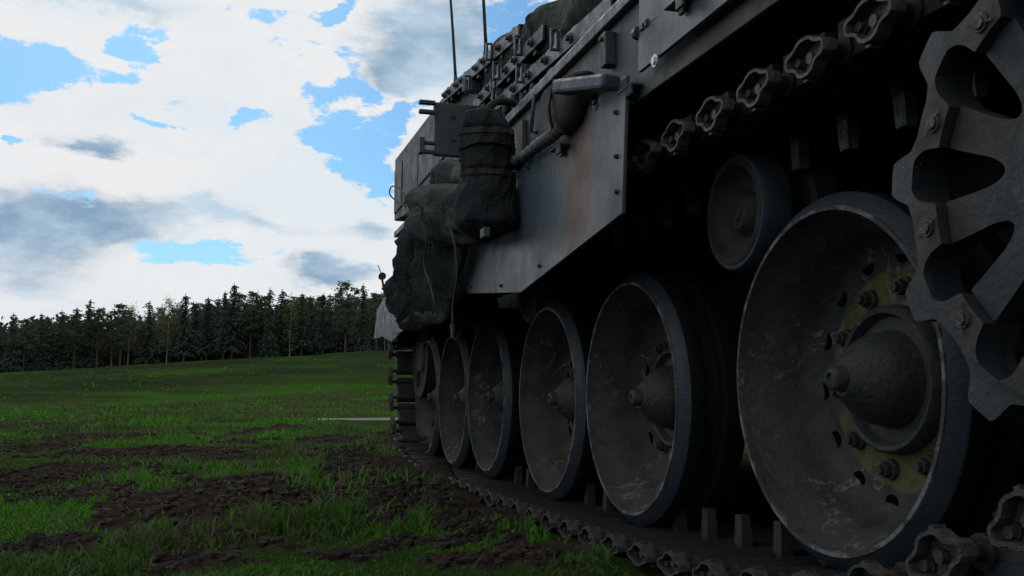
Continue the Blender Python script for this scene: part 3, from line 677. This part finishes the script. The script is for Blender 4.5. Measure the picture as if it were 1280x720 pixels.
# canvas cover over the rear part, with folds
bm = NB(); NY, NS = 46, 14; grid = []
for i in range(NY + 1):
    y = 1.5 + 2.75 * i / NY; top = np.interp(y, [p[0] for p in prof[1:10]], [p[1] for p in prof[1:10]]); row = []
    for j in range(NS + 1):
        s = j / NS
        if s < .6: f = s / .6; x = SX - .02 - .018 * math.sin(f * PI); z = top - .16 + .175 * f
        else: f = (s - .6) / .4; x = SX - .02 + .35 * f; z = top + .012 + .03 * math.sin(f * 2)
        n_ = noise.noise((y * 2.3, s * 3, 0)) * .03 + .012 * math.sin(y * 9 + s * 4)
        row.append(bm.verts.new((x - max(0, n_), y, z + n_ * .8 + 0)))
    grid.append(row)
for i in range(NY):
    for j in range(NS): bm.faces.new((grid[i][j], grid[i + 1][j], grid[i + 1][j + 1], grid[i][j + 1]))
cv = build('canvas_cover', bm, 'canvas', tank, smooth=True); sdm = cv.modifiers.new('thick', 'SOLIDIFY'); sdm.thickness = .012; sdm.offset = -1
for y in (2.35, 2.95, 3.45):
    top = np.interp(y, [p[0] for p in prof[1:10]], [p[1] for p in prof[1:10]]); bm = NB()
    tube(bm, curve([(SX - .035, y - .03, top - .16), (SX - .055, y, top - .07), (SX - .045, y + .05, top + .02), (SX + .12, y + .05, top + .07), (SX + .3, y + .06, top + .075)], 24), .006, 6); build('seam', bm, 'canvas', cv, smooth=True)
# stowage rails: flat bars with bolts and square eyelet brackets
def rail(y0, z0, y1, z1, loops, bolts, x=SX - .055):
    d = Vector((0, y1 - y0, z1 - z0)); L = d.length; mt = Matrix.Translation((x, y0, z0)) @ Matrix.Rotation(math.atan2(z1 - z0, y1 - y0), 4, 'X')
    bm = NB(); box(bm, 0, .010, 0, L, -.028, .026, mt); box(bm, 0, .05, 0, L, .0265, .031, mt); ra = build('stowage_rail', bm, 'rail', tank, bevel=.002)
    for f in bolts:
        bm = NB(); yy = f * L; cyl(bm, mt @ Vector((.0, yy, 0)), mt @ Vector((-.022, yy, 0)), .011, seg=6); cyl(bm, mt @ Vector((-.004, yy, 0)), mt @ Vector((-.009, yy, 0)), .019, seg=16)
        box(bm, .010, .058, yy - .02, yy + .02, -.045, .045, mt); build('bolt', bm, 'paint', ra)
    for f, s, up in loops:
        bm = NB(); yy = f * L; h0 = up; a = .015 * s; b_ = .040 * s; t = .0085 * s
        # square eyelet facing along the vehicle
        for (xa, xb, za, zb) in ((-a * 2, 0, h0 + b_ - t, h0 + b_), (-a * 2, 0, h0 - b_, h0 - b_ + t), (-a * 2, -a * 2 + t, h0 - b_ + t, h0 + b_ - t), (-t, 0, h0 - b_ + t, h0 + b_ - t)):
            box(bm, xa, xb, yy - .008, yy + .008, za, zb, mt)
        box(bm, .001, .052, yy - .018, yy + .05, h0 - b_ * .9, h0 + b_ * .9, mt)
        build('eyelet_bracket', bm, 'rail', ra, bevel=.0025)
    return ra
rail(2.62, 1.665, 4.75, 1.80, [(.235, 1.0, .035), (.44, 1.0, .03), (.62, .9, .03)], [.17, .30, .40, .50, .58, .70, .78, .86, .93])
rail(3.30, 1.83, 4.40, 1.875, [(.25, 1.05, .035), (.56, 1.0, .03), (.62, .8, -.02)], [.12, .33, .46, .72, .85])
rail(3.62, 1.955, 5.12, 2.135, [(.28, 1.0, .01), (.56, 1.0, -.05), (.60, .8, -.05)], [.08, .2, .38, .48, .68, .76, .88, .95])
# odds and ends clipped under the rails
rr = random.Random(4)
for i in range(15):
    y = 2.9 + i * .13; z = 1.64 + .07 * (y - 2.9) + rr.uniform(-.03, .01); bm = NB(); cyl(bm, (SX - .06, y, z), (SX - .06, y, z - .04), .012, seg=8); cyl(bm, (SX - .06, y, z - .04), (SX - .06, y, z - .055), .006, seg=8); box(bm, SX - .05, SX - .001, y - .012, y + .012, z - .012, z + .012); build('clip', bm, 'paint', tank)
# tall bins at the front of the turret
bm = NB(); prism(bm, [(5.104, 1.60), (5.104, 2.19), (7.02, 2.245), (7.02, 1.775), (6.2, 1.70)], 1.10, 3.2); bx = build('stowage_bin', bm, 'turret', tank, bevel=.01)
for y0, y1 in ((5.2, 6.0), (6.03, 6.6), (6.66, 6.98)):
    bm = NB(); box(bm, 1.090, 1.099, y0, y1, 1.82, 2.15); build('bin_door', bm, 'turret', bx, bevel=.004)
# bracket with prongs sticking out sideways
bm = NB(); a = atY(543, 128, 4.2); b_ = atY(577, 196, 4.2); box(bm, a.x, 1.119, 4.19, 4.23, b_.z, a.z)
br = build('rack_bracket', bm, 'paint', tank, bevel=.004)
for z in (a.z - .008, a.z - .052):
    bm = NB(); box(bm, .762, a.x - .001, 4.17, 4.20, z - .009, z + .008); build('prong', bm, 'paint', br, bevel=.003)
bm = NB(); box(bm, .775, a.x - .001, 4.17, 4.20, b_.z, b_.z + .016); box(bm, .775, a.x - .001, 4.17, 4.20, b_.z + .042, b_.z + .056); box(bm, .762, .785, 4.16, 4.21, b_.z - .002, b_.z + .07); build('prong', bm, 'paint', br, bevel=.003)
for z in (b_.z + .08, a.z - .06):
    bm = NB(); cyl(bm, ((a.x + b_.x) / 2 + .02, 4.185, z), ((a.x + b_.x) / 2 + .02, 4.178, z), .012, seg=6); build('bolt', bm, 'steel', br)
bm = NB(); box(bm, 1.0, 1.118, 4.24, 4.75, 1.60, 1.76); build('rack_box', bm, 'paint', tank, bevel=.01)
# whip antennas
for (pb_, pt, x) in (((570, 104), (563, 0), 1.30), ((608, 66), (604, 0), 1.30)):
    a = atX(*pb_, x); c1 = atX(*pt, x); up = (c1 - a).normalized(); bm = NB(); cyl(bm, a - up * .22, a - up * .0, .024, .020, 12); cyl(bm, a, a + up * .05, .016, .013, 12)
    base = sharp(build('antenna', bm, 'paint', tank)); bm = NB()
    tube(bm, curve([a + up * .05, a + up * .8, a + up * 1.6 + Vector((-.02, .05, 0)), a + up * 2.4 + Vector((-.1, .2, 0))], 16), lambda t: .0095 * (1.1 - .75 * t), 8); build('whip', bm, 'strap', base, smooth=True)
# front mudguard with its folded lamp bracket
G0 = [(480, 372), (471, 388), (467, 424), (478, 421), (489, 428), (502, 414), (500, 380), (490, 370)]
P = [atX(x, y, .845) for x, y in G0]; bm = NB(); prism(bm, [(p.y, p.z) for p in P], .845, .857)
mg = build('mudguard', bm, M['rail'], tank, bevel=.003)
bm = NB(); y0 = P[1].y; box(bm, .86, 1.40, 5.7, 5.98, .985, .999); build('guard_top', bm, 'paint', mg, bevel=.003)
p = atX(478, 345, .87); bm = NB(); cyl(bm, p, p + Vector((0, .06, 0)), .024, .018, 14); cyl(bm, p + Vector((0, .03, 0)), p + Vector((.03, .03, -.16)), .007, seg=8); cyl(bm, p + Vector((0, .01, .0)), p + Vector((-.03, .0, .07)), .003, seg=6); sharp(build('marker_lamp', bm, 'steel', tank))

# running gear ----------------------------------------------------------------
def wheel_meshes():
    d = {}
    bm = NB(); lathe(bm, [(.006, .3080), (-.001, .3060), (-.001, .2985), (.012, .2955), (.040, .289), (.066, .268), (.110, .260), (.140, .248), (.154, .225), (.158, .185), (.160, .15), (.150, .132), (.150, .05)], seg=72)
    d['disc'] = bm
    bm = NB(); lathe(bm, [(.010, .300), (.002, .3075), (.004, .310), (.022, .3305), (.0245, .332), (.060, .332), (.068, .327), (.072, .306)], seg=72); d['tyre'] = bm
    bm = NB(); lathe(bm, [(.112, .30), (.112, .322), (.118, .332), (.165, .332), (.175, .325), (.182, .306), (.182, .05)], seg=56); d['tyre2'] = bm
    bm = NB(); lathe(bm, [(.072, .306), (.073, .275), (.112, .275), (.112, .30)], seg=40); lathe(bm, [(.15, .05), (.20, .05), (.28, .09), (.40, .09)], seg=24); d['inner'] = bm
    bm = NB(); lathe(bm, [(.152, .136), (.130, .134), (.122, .128), (.124, .120), (.142, .112), (.142, .090), (.118, .084), (.098, .080), (.074, .066), (.052, .046), (.036, .030), (.036, .024), (.018, .021), (.014, .018), (.012, .011), (.017, .009), (.017, 0)], seg=40); d['hub'] = bm
    return d
def mesh_of(bm, m, name, ang=38):
    bmesh.ops.recalc_face_normals(bm, faces=bm.faces); me = bpy.data.meshes.new(name)
    for f in bm.faces: f.smooth = True
    for e in bm.edges: e.smooth = not (len(e.link_faces) == 2 and e.calc_face_angle(0) > R(ang))
    bm.to_mesh(me); bm.free(); me.materials.append(M[m]); return me
def flip_out(me): return me
wm = wheel_meshes(); WM = {'disc_y': None}
import copy as _c
md = mesh_of(wm['disc'], 'disc', 'wheel_disc'); mdy = md.copy(); mdy.materials.clear(); mdy.materials.append(M['disc_y'])
M['shaded_tread'] = mat('tread_rubber_shaded', (.006, .007, .008), .85, second=(.010, .009, .008), s_scale=14, bump=.3, b_scale=120, spec=.15)  # same rubber darkened: shade on tread and inner tyre put into the colour
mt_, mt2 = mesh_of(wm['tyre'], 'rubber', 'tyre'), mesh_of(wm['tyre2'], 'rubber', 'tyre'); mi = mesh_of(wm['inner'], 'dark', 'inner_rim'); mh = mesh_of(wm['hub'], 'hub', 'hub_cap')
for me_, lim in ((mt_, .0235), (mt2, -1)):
    me_.materials.append(M['shaded_tread'])
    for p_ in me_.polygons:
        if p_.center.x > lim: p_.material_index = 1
bm = NB(); cyl(bm, (.012, 0, 0), (0, 0, 0), .0205, .0185, 24); cyl(bm, (0, 0, 0), (-.013, 0, 0), .0145, .0138, 6); cyl(bm, (-.013, 0, 0), (-.022, 0, 0), .0090, .0080, 16); mbolt = mesh_of(bm, 'hub', 'bolt', 25)
bm = NB(); lathe(bm, [(.002, .018), (-.0015, .0165), (-.0005, .0150), (.0005, 0)], seg=20); mhole = mesh_of(bm, 'void', 'drain_hole')
def part(name, me, parent, loc=(0, 0, 0), rot=(0, 0, 0)):
    o = bpy.data.objects.new(name, me); link(o, parent); o.location = loc; o.rotation_euler = rot; return o
for i, (y, z, yel) in enumerate(WH):
    a0 = random.uniform(0, 1) if i else R(-7)
    wl = part('road_wheel', mdy if yel else md, tank, Vector((1.0, y, z)) - VO)
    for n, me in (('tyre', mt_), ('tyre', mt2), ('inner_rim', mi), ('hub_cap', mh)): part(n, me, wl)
    nb = 10
    for k in range(nb):
        a = a0 + 2 * PI * k / nb; part('bolt', mbolt, wl, (.150, math.cos(a) * .167, math.sin(a) * .167))
    for k in range(14 if yel else 7):
        a = R(-31) - 2 * PI * k / (14 if yel else 7); part('drain_hole', mhole, wl, (.1525, math.cos(a) * .228, math.sin(a) * .228), (0, 0, 0))
    if yel: wl['label'] = 'near road wheel with a worn yellow ring round its hub'
# the other side's wheels, track and skirt, which close off the view under the hull
for y, z, _ in WH:
    wl = part('road_wheel', md, tank, Vector((4.05, y, z)) - VO, (0, 0, PI))
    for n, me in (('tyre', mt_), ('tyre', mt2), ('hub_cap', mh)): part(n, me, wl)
bm = NB(); prism(bm, [(.9, .34), (1.35, .15), (5.2, .14), (5.5, .3), (5.66, .7), (5.3, 1.04), (.8, 1.04), (.48, .8), (.5, .55), (.7, .40), (.9, .40)], 3.60, 4.19); build('far_track', bm, 'dark', tank)
bm = NB(); box(bm, 4.20, 4.21, .3, 5.1, .80, 1.345); build('skirt_panel', bm, 'plate', tank)
# swing arms and bump stops behind the wheels
for y, z, _ in WH:
    bm = NB(); cyl(bm, (1.26, y, z), (1.40, y, z), .07, seg=20); tube(bm, [(1.33, y, z), (1.35, y + .22, z + .06), (1.37, y + .38, z + .10)], .05, 12); sharp(build('suspension_arm', bm, 'dark', tank))
# return rollers
bm = NB(); lathe(bm, [(.0, .112), (-.003, .108), (-.003, .100), (.012, .096), (.030, .080), (.036, .055), (.034, .05), (.020, .042), (.010, .034), (.008, .02), (.004, .018), (.004, 0)], seg=44); mr = mesh_of(bm, 'roller', 'return_roller')
bm = NB(); lathe(bm, [(.0, .111), (.0, .120), (.008, .126), (.060, .126), (.068, .118), (.068, .04), (.112, .04), (.112, .118), (.12, .126), (.172, .126), (.18, .11), (.18, .04), (.42, .04)], seg=40); mrt = mesh_of(bm, 'rubber', 'tyre')
for y in (1.79, 3.28, 4.45):
    ro = part('return_roller', mr, tank, Vector((1.0, y, .858)) - VO); part('tyre', mrt, ro)
# idler at the front, narrow wheel between the guide horns
bm = NB(); lathe(bm, [(.0, .0), (.0, .10), (.02, .12), (.02, .20), (.0, .22), (.0, .25), (.09, .25), (.09, .1), (.16, .1), (.16, .25), (.25, .25), (.25, .1), (.42, .1)], seg=48); mid = mesh_of(bm, 'dark', 'idler_wheel')
part('idler_wheel', mid, tank, Vector((1.0, 5.40, .72)) - VO)

# sprocket ----------------------------------------------------------------------
SC = Vector((XR, .783, .7155)); NT = 11; A0 = R(9.0)
def polar_plate(fin, fout, x0, x1, n=396, cap=True):
    bm = NB(); q = []
    for k in range(n):
        a = 2 * PI * k / n; ph = (math.degrees(a - A0) + 180 / NT) % (360 / NT) - 180 / NT
        ri, ro = fin(ph), fout(ph); c, s = math.cos(a), math.sin(a)
        q.append([bm.verts.new((x0, ri * c, ri * s)), bm.verts.new((x0, ro * c, ro * s)), bm.verts.new((x1, ro * c, ro * s)), bm.verts.new((x1, ri * c, ri * s))])
    for k in range(n):
        a, b_ = q[k], q[(k + 1) % n]
        for i in range(4): j = (i + 1) % 4; bm.faces.new((a[i], a[j], b_[j], b_[i]))
    return bm
def tooth(ph):
    a = abs(ph); t = min(1, max(0, (a - 3.4) / 4.6)); t = t * t * (3 - 2 * t)
    u = min(1, max(0, (a - 8.0) / 8.3))
    return .3155 * (1 - t) + .281 * t - .009 * math.sin(u * PI * .5)
def ringin(ph):
    a = abs(ph) / 9.1; return .216 + (.047 * math.sqrt(max(0, 1 - a ** 2.4)) if a < 1 else 0)
_r = np.linspace(.117, .245, 80); _w = .0315 * np.sqrt(1 - ((.245 - _r) / .128) ** 1.7) / _r; _pm = np.degrees(np.maximum.accumulate(_w))
def hubout(ph):
    a = abs(ph); return .214 if a >= _pm[-1] or np.interp(a, _pm, _r) > .214 else float(np.interp(a, _pm, _r))
bm = polar_plate(ringin, tooth, .0, .030); spk = part('drive_sprocket', mesh_of(bm, 'teeth', 'drive_sprocket', 30), tank, SC - VO)
bm = polar_plate(ringin, lambda ph: .260, -.012, -.0005); part('ring', mesh_of(bm, 'ring', 'ring', 30), spk)
# thick wall of the scallops behind the ring
bm = polar_plate(ringin, lambda ph: .268, .0305, .045); part('carrier', mesh_of(bm, 'dark', 'carrier', 30), spk)
bm = polar_plate(lambda ph: .04, hubout, .003, .034); part('carrier', mesh_of(bm, 'drive', 'carrier', 30), spk)
bm = NB(); lathe(bm, [(.02, .0), (-.03, .03), (-.03, .075), (-.01, .09), (.019, .098)], seg=40); part('hub_cap', mesh_of(bm, 'drive', 'hub_cap'), spk)
bm = polar_plate(lambda ph: .22, lambda ph: tooth(ph), .445, .475); part('inner_ring', mesh_of(bm, 'teeth', 'inner_ring', 30), spk)
bm = NB(); lathe(bm, [(.12, .0), (.12, .20), (.40, .20), (.40, .26), (.56, .26)], seg=40); part('drum', mesh_of(bm, 'dark', 'drum'), spk)
bm = NB(); cyl(bm, (0, 0, 0), (-.003, 0, 0), .0125, .012, 20); box(bm, -.0036, -.0028, -.0015, .0015, -.02, .02); cyl(bm, (-.003, 0, 0), (-.006, 0, 0), .0085, .008, 16); mrb = mesh_of(bm, 'steel', 'bolt', 25)
for k in range(NT):
    a = A0 + 2 * PI * (k + .5) / NT; part('bolt', mrb, spk, (-.012, math.cos(a) * .2345, math.sin(a) * .2345), (a * 1.7, 0, 0))

# track ---------------------------------------------------------------------------
def arc(c, r, a0, a1, n=40):
    return [(c[0] + r * math.cos(R(a0 + (a1 - a0) * k / n)), c[1] + r * math.sin(R(a0 + (a1 - a0) * k / n))) for k in range(n + 1)]
SAG = lambda y: -.006 * (1 - math.cos((y - 1.79) * 2 * PI / 1.49)) if y > 1.79 else 0
path = [(y, 1.014 + SAG(y)) for y in np.linspace(.785, 5.25, 120)]
path += arc((5.36, .735), .287, 92, 8, 30)[1:]
path += [(5.655, .62), (5.62, .50), (5.56, .38), (5.47, .24), (5.38, .165)]
path += [(5.2, .120), (4.9, .116), (4.544, .112), (4.2, .116), (3.899, .118), (3.5, .115), (3.084, .111), (2.7, .114), (2.384, .117), (1.9, .120), (1.6, .133), (1.42, .146), (1.30, .170), (1.20, .204), (1.135, .232), (1.02, .275), (.895, .332), (.78, .383)] + arc((.783, .7155), .302, -112, -269, 60)
P2 = np.array(path); P2 = np.vstack([P2, P2[:1]])
for _ in range(3):      # smooth the corners of the lower run a little
    Q = P2.copy(); Q[1:-1] = P2[1:-1] * .5 + .25 * (P2[:-2] + P2[2:]); P2 = Q
seg = np.hypot(*(P2[1:] - P2[:-1]).T); S = np.concatenate([[0], np.cumsum(seg)]); LEN = S[-1]; NL = round(LEN / .1595); PITCH = LEN / NL
def on_path(s):
    s %= LEN; return np.array([np.interp(s, S, P2[:, 0]), np.interp(s, S, P2[:, 1])])
# link in local axes: x lateral (0 = outboard face), y along, z towards the wheels
def link_mesh():
    bm = NB()
    for y in (-.048, .048): cyl(bm, (.050, y, 0), (.470, y, 0), .0235, seg=18)
    box(bm, .056, .205, -.0665, .0665, -.018, .014); box(bm, .265, .464, -.0665, .0665, -.018, .014); box(bm, .205, .265, -.040, .040, -.010, .006)
    for y in (-.048, .048): cyl(bm, (.020, y, 0), (.050, y, 0), .011, seg=14)
    return bm
def horn_mesh():
    bm = NB(); v = box(bm, .220, .250, .008, .042, .004, .085)
    for q in v:
        if q.co.z > .05: q.co.x = .235 + (q.co.x - .235) * .7; q.co.y = .025 + (q.co.y - .025) * .8
    return bm
def pad_mesh():
    bm = NB()
    for x0, x1 in ((.055, .195), (.275, .450)): box(bm, x0, x1, -.062, .062, -.052, -.0185)
    return bm
def connector_mesh():
    """open cast casing joining two pins: outline in (y, z), hollow seen from outboard"""
    H = [(-.055, .0), (-.053, .009), (-.046, .0145), (-.038, .0160), (-.029, .0200), (-.019, .0320), (-.008, .0360), (.008, .0360), (.019, .0320), (.029, .0200), (.038, .0160), (.046, .0145), (.053, .009), (.055, 0)]
    out = H + [(y, -z * (.93 if abs(y) > .02 else .8)) for y, z in H[-2:0:-1]]
    inn = []
    n = len(out)
    for i in range(n):
        p0, p1, p2 = Vector(out[i - 1]), Vector(out[i]), Vector(out[(i + 1) % n]); t = (p2 - p0).normalized(); nn = Vector((-t.y, t.x))
        if nn.dot(-p1) < 0: nn = -nn
        inn.append(p1 + nn * .0058)
    bm = NB(); A = [bm.verts.new((.0015, *p)) for p in out]; A2 = [bm.verts.new((.008, p[0] * 1.03, p[1] * 1.05)) for p in out]; B = [bm.verts.new((.026, p[0] * 1.03, p[1] * 1.05)) for p in out]
    C1 = [bm.verts.new((.0015, *p)) for p in inn]; D = [bm.verts.new((.024, *p)) for p in inn]
    for i in range(n):
        j = (i + 1) % n
        for a, b_ in ((C1, A), (A, A2), (A2, B), (D, C1)): bm.faces.new((a[i], a[j], b_[j], b_[i]))
    bm.faces.new(D); bm.faces.new(B[::-1])
    for y in (-.032, .032): cyl(bm, (.024, y * 1.1, 0), (.013, y * 1.1, 0), .008, seg=12)
    cyl(bm, (.024, 0, .004), (.012, 0, .004), .010, seg=6)
    box(bm, .008, .028, -.012, -.002, .035, .042)
    bmesh.ops.triangulate(bm, faces=[f for f in bm.faces if len(f.verts) > 4 and len(f.verts) > 20])
    return bm
ml = mesh_of(link_mesh(), 'link', 'track_link', 30); mho = mesh_of(horn_mesh(), 'horn', 'guide_horn', 20); mhb = mesh_of(horn_mesh(), 'muddy_horn', 'guide_horn', 20); mpd = mesh_of(pad_mesh(), 'rubber', 'rubber_pad', 20); mc = mesh_of(connector_mesh(), 'connector', 'end_connector', 35); mcb = mesh_of(connector_mesh(), 'muddy_steel', 'end_connector', 35)
for me_, nm in ((ml, 0),): pass
phase = (1.137 - .785) + PITCH / 2     # connectors fall where the photograph shows them on the top run
for k in range(NL):
    s = phase + k * PITCH; p = on_path(s); a = on_path(s - .05); b_ = on_path(s + .05); t = b_ - a; ang = math.atan2(t[1], t[0])
    lk = part('track_link', ml, tank, Vector((XR, p[0], p[1])) - VO, (ang + PI, 0, 0))
    part('guide_horn', mho if p[1] > .8 else mhb, lk); part('rubber_pad', mpd, lk)
    p2 = on_path(s + PITCH / 2); a = on_path(s + PITCH / 2 - .03); b_ = on_path(s + PITCH / 2 + .03); t2 = b_ - a; ang2 = math.atan2(t2[1], t2[0])
    # connector in the link's frame
    rel = Matrix.Rotation(-(ang + PI), 3, 'X') @ Vector((0, p2[0] - p[0], p2[1] - p[1]))
    part('end_connector', mc if p[1] > .8 else mcb, lk, rel, (ang2 - ang + random.uniform(-.03, .03), 0, 0)).scale = (1, 1, 1) if p[1] > .8 or p[0] < 1.15 else (1, .97, .74)

# ------------------------------------------------------------------ cloth bundles hung on the side
def blob(outline, xbase, depth, folds, seed, rings=44, n=200, fold_dir=(1, 0), name='fold'):
    """closed cloth mass: outline (y,z) polygon, bulging outboard from xbase by depth, with folds"""
    O = [Vector(p) for p in outline]; c = sum(O, Vector((0, 0))) / len(O)
    per = [O[i] for i in range(len(O))]; L = [0]
    for i in range(len(per)): L.append(L[-1] + (per[(i + 1) % len(per)] - per[i]).length)
    pts = []
    for k in range(n):
        s = L[-1] * k / n; i = max(j for j in range(len(per)) if L[j] <= s); f = (s - L[i]) / (L[i + 1] - L[i]); P_ = [per[(i + q) % len(per)] for q in (-1, 0, 1, 2)]
        a, b_, c_, d = P_; pts.append(.5 * ((2 * b_) + (c_ - a) * f + (2 * a - 5 * b_ + 4 * c_ - d) * f * f + (3 * b_ - a - 3 * c_ + d) * f ** 3))
    bm = NB()
    def vert(k, t, back):
        p = c + (pts[k] - c) * t; s = math.sqrt(max(0, 1 - t ** 3.2)); fd = Vector(fold_dir).normalized(); u = p.dot(fd); v = p.dot(Vector((-fd.y, fd.x)))
        w_ = noise.noise((u * 3 + seed, v * 3, seed)) * .6
        q1 = 1 - abs(noise.noise((u * 8.5 + w_ * 1.5, v * 1.5 + w_, seed))) * 2.8; q2 = 1 - abs(noise.noise((u * 19 + w_ * 3, v * 3.2 - w_, seed + 7))) * 2.8
        f = folds * (1.3 * q1 + .75 * q2 - .9) + folds * .35 * noise.noise((u * 34, v * 18, seed))
        e = 1 + (.07 * noise.noise((p.x * 7, p.y * 7, seed + 9)) + .03 * noise.noise((p.x * 23, p.y * 23, seed))) * t
        p = c + (p - c) * e
        x = xbase - (depth * s + f * (1 - t ** 6)) if not back else xbase + .02 * (1 - t)
        return bm.verts.new((x, p.x, p.y))
    R_ = [[vert(k, j / rings, False) for k in range(n)] for j in range(1, rings + 1)]; ctr = vert(0, 0.0, False)
    for k in range(n):
        k2 = (k + 1) % n; bm.faces.new((ctr, R_[0][k], R_[0][k2]))
        for j in range(rings - 1): bm.faces.new((R_[j][k], R_[j + 1][k], R_[j + 1][k2], R_[j][k2]))
    bc = bm.verts.new((xbase + .02, c.x, c.y))
    for k in range(n): bm.faces.new((bc, R_[-1][(k + 1) % n], R_[-1][k]))
    return bm
def yz(lst, x): return [(atX(a, b_, x).y, atX(a, b_, x).z) for a, b_ in lst]
TX = .76
tp = empty('tarpaulin', (.74, 3.9, .80), 'crumpled dark tarpaulin draped down the side beyond the upright cloth roll', 'tarpaulin')
build('sheet', blob(yz([(524, 234), (513, 262), (508, 300), (494, 340), (484, 368), (482, 388), (493, 398), (497, 413), (512, 414), (530, 408), (546, 403), (552, 372), (560, 335), (566, 300), (566, 262), (548, 238)], TX - .055), TX - .005, .075, .050, 2.0, fold_dir=(1, .35)), 'tarp', tp, smooth=True)
build('fold', blob(yz([(528, 236), (534, 258), (530, 285), (536, 300), (556, 309), (580, 307), (602, 303), (600, 270), (590, 236), (566, 229), (545, 230)], .72), .72, .085, .044, 5.0, fold_dir=(.9, -.6)), 'canvas', tp, smooth=True)
build('flap', blob(yz([(548, 228), (556, 208), (564, 199), (578, 205), (590, 225), (582, 238), (560, 240)], .77), .77, .05, .02, 8.0, rings=16, n=70), 'canvas', tp, smooth=True)
build('hem', blob(yz([(488, 366), (484, 385), (494, 396), (499, 414), (520, 412), (548, 403), (545, 388), (520, 396), (503, 384)], TX - .06), TX - .03, .05, .02, 3.0, rings=14, n=80, fold_dir=(.6, 1)), 'tarp', tp, smooth=True)
for i, (pts, r) in enumerate(((((529, 254), (527, 272), (533, 300), (530, 330), (539, 360), (543, 382), (540, 392)), .0034), (((563, 284), (569, 310), (571, 345), (566, 380), (566, 405)), .0032),
                              (((507, 258), (494, 250), (487, 242), (490, 233), (500, 236), (508, 250), (512, 262)), .0035), (((498, 356), (494, 342), (491, 330), (493, 322), (499, 326)), .003))):
    bm = NB(); tube(bm, curve([atX(a, b_, .645 if i < 2 else .70) for a, b_ in pts], 30), r, 6); cr = build('cord', bm, 'rope', tp, smooth=True)
    if i == 1: bm = NB(); e = atX(566, 405, .645); cyl(bm, e, e - Vector((0, 0, .045)), .009, .006, 8); build('hook', bm, 'steel', cr)
rl = empty('cloth_roll', (.70, 2.8, .90), 'upright dark cloth roll bound with straps, hanging from the hull edge', 'bedroll')
RC = Vector((.695, 2.735)); Z0, Z1 = .925, 1.335
bm = NB(); rings = []; NR = 60; NS = 56
def rollpt(t, a, swell=0.0):
    z = Z0 + (Z1 - Z0) * t; e = min(1, math.sin(min(1, t / .16) * PI / 2) if t < .16 else 1) * (1 if t < .72 else (1 - .30 * ((t - .72) / .25) ** 1.5 if t < .97 else .68 * math.sqrt(max(0, 1 - ((t - .97) / .032) ** 2))))
    rad = (.093 - .012 * t + .006 * math.sin(t * 9)) * e
    for ts in (.52, .70, .83): rad -= .010 * math.exp(-((t - ts) / .018) ** 2) if not swell else 0
    rad += .008 * noise.noise((math.cos(a) * 1.5, math.sin(a) * 1.5, z * 9)) + .010 * (1 - 2 * abs(noise.noise((math.cos(a) * 2.4, math.sin(a) * 2.4, z * 13)))) - .005 + .003 * noise.noise((math.cos(a) * 7, math.sin(a) * 7, z * 40)) - .004 * abs(math.sin(z * 26 + math.sin(a * 2)))
    rad = max(.0, rad) + swell
    tx = -.0 + .015 * math.sin(t * 3); return Vector((RC.x + tx + rad * math.cos(a), RC.y + .02 * t + rad * 1.08 * math.sin(a), z))
for i in range(NR + 1): rings.append([bm.verts.new(rollpt(i / NR, 2 * PI * k / NS)) for k in range(NS)])
for a, b_ in zip(rings, rings[1:]):
    for k in range(NS): bm.faces.new((a[k], a[(k + 1) % NS], b_[(k + 1) % NS], b_[k]))
bm.faces.new(rings[0][::-1]); bm.faces.new(rings[-1])
build('roll_cover', bm, 'roll', rl, smooth=True)
for ts, tl in ((.52, .05), (.70, -.04), (.83, .05)):
    bm = NB(); A = []
    for k in range(NS):
        a = 2 * PI * k / NS; tt = ts + tl * math.sin(a) * .6
        A.append([bm.verts.new(rollpt(min(.9, max(.1, tt + d_)), a, s_)) for d_, s_ in ((-.022, .001), (-.022, .0045), (.022, .0045), (.022, .001))])
    for k in range(NS):
        p, q = A[k], A[(k + 1) % NS]
        for i in range(3): bm.faces.new((p[i], p[i + 1], q[i + 1], q[i]))
    build('strap', bm, 'strap', rl)
bm = NB(); tube(bm, curve([(.70, 2.75, 1.32), (.74, 2.77, 1.37), (.80, 2.80, 1.385), (.86, 2.82, 1.375)], 16), .012, 8); build('strap', bm, 'strap', rl, smooth=True)
bm = NB(); p = atX(606, 292, .61); box(bm, p.x - .008, p.x + .01, p.y - .02, p.y + .02, p.z - .012, p.z + .014); build('buckle', bm, 'paint', rl, bevel=.003)
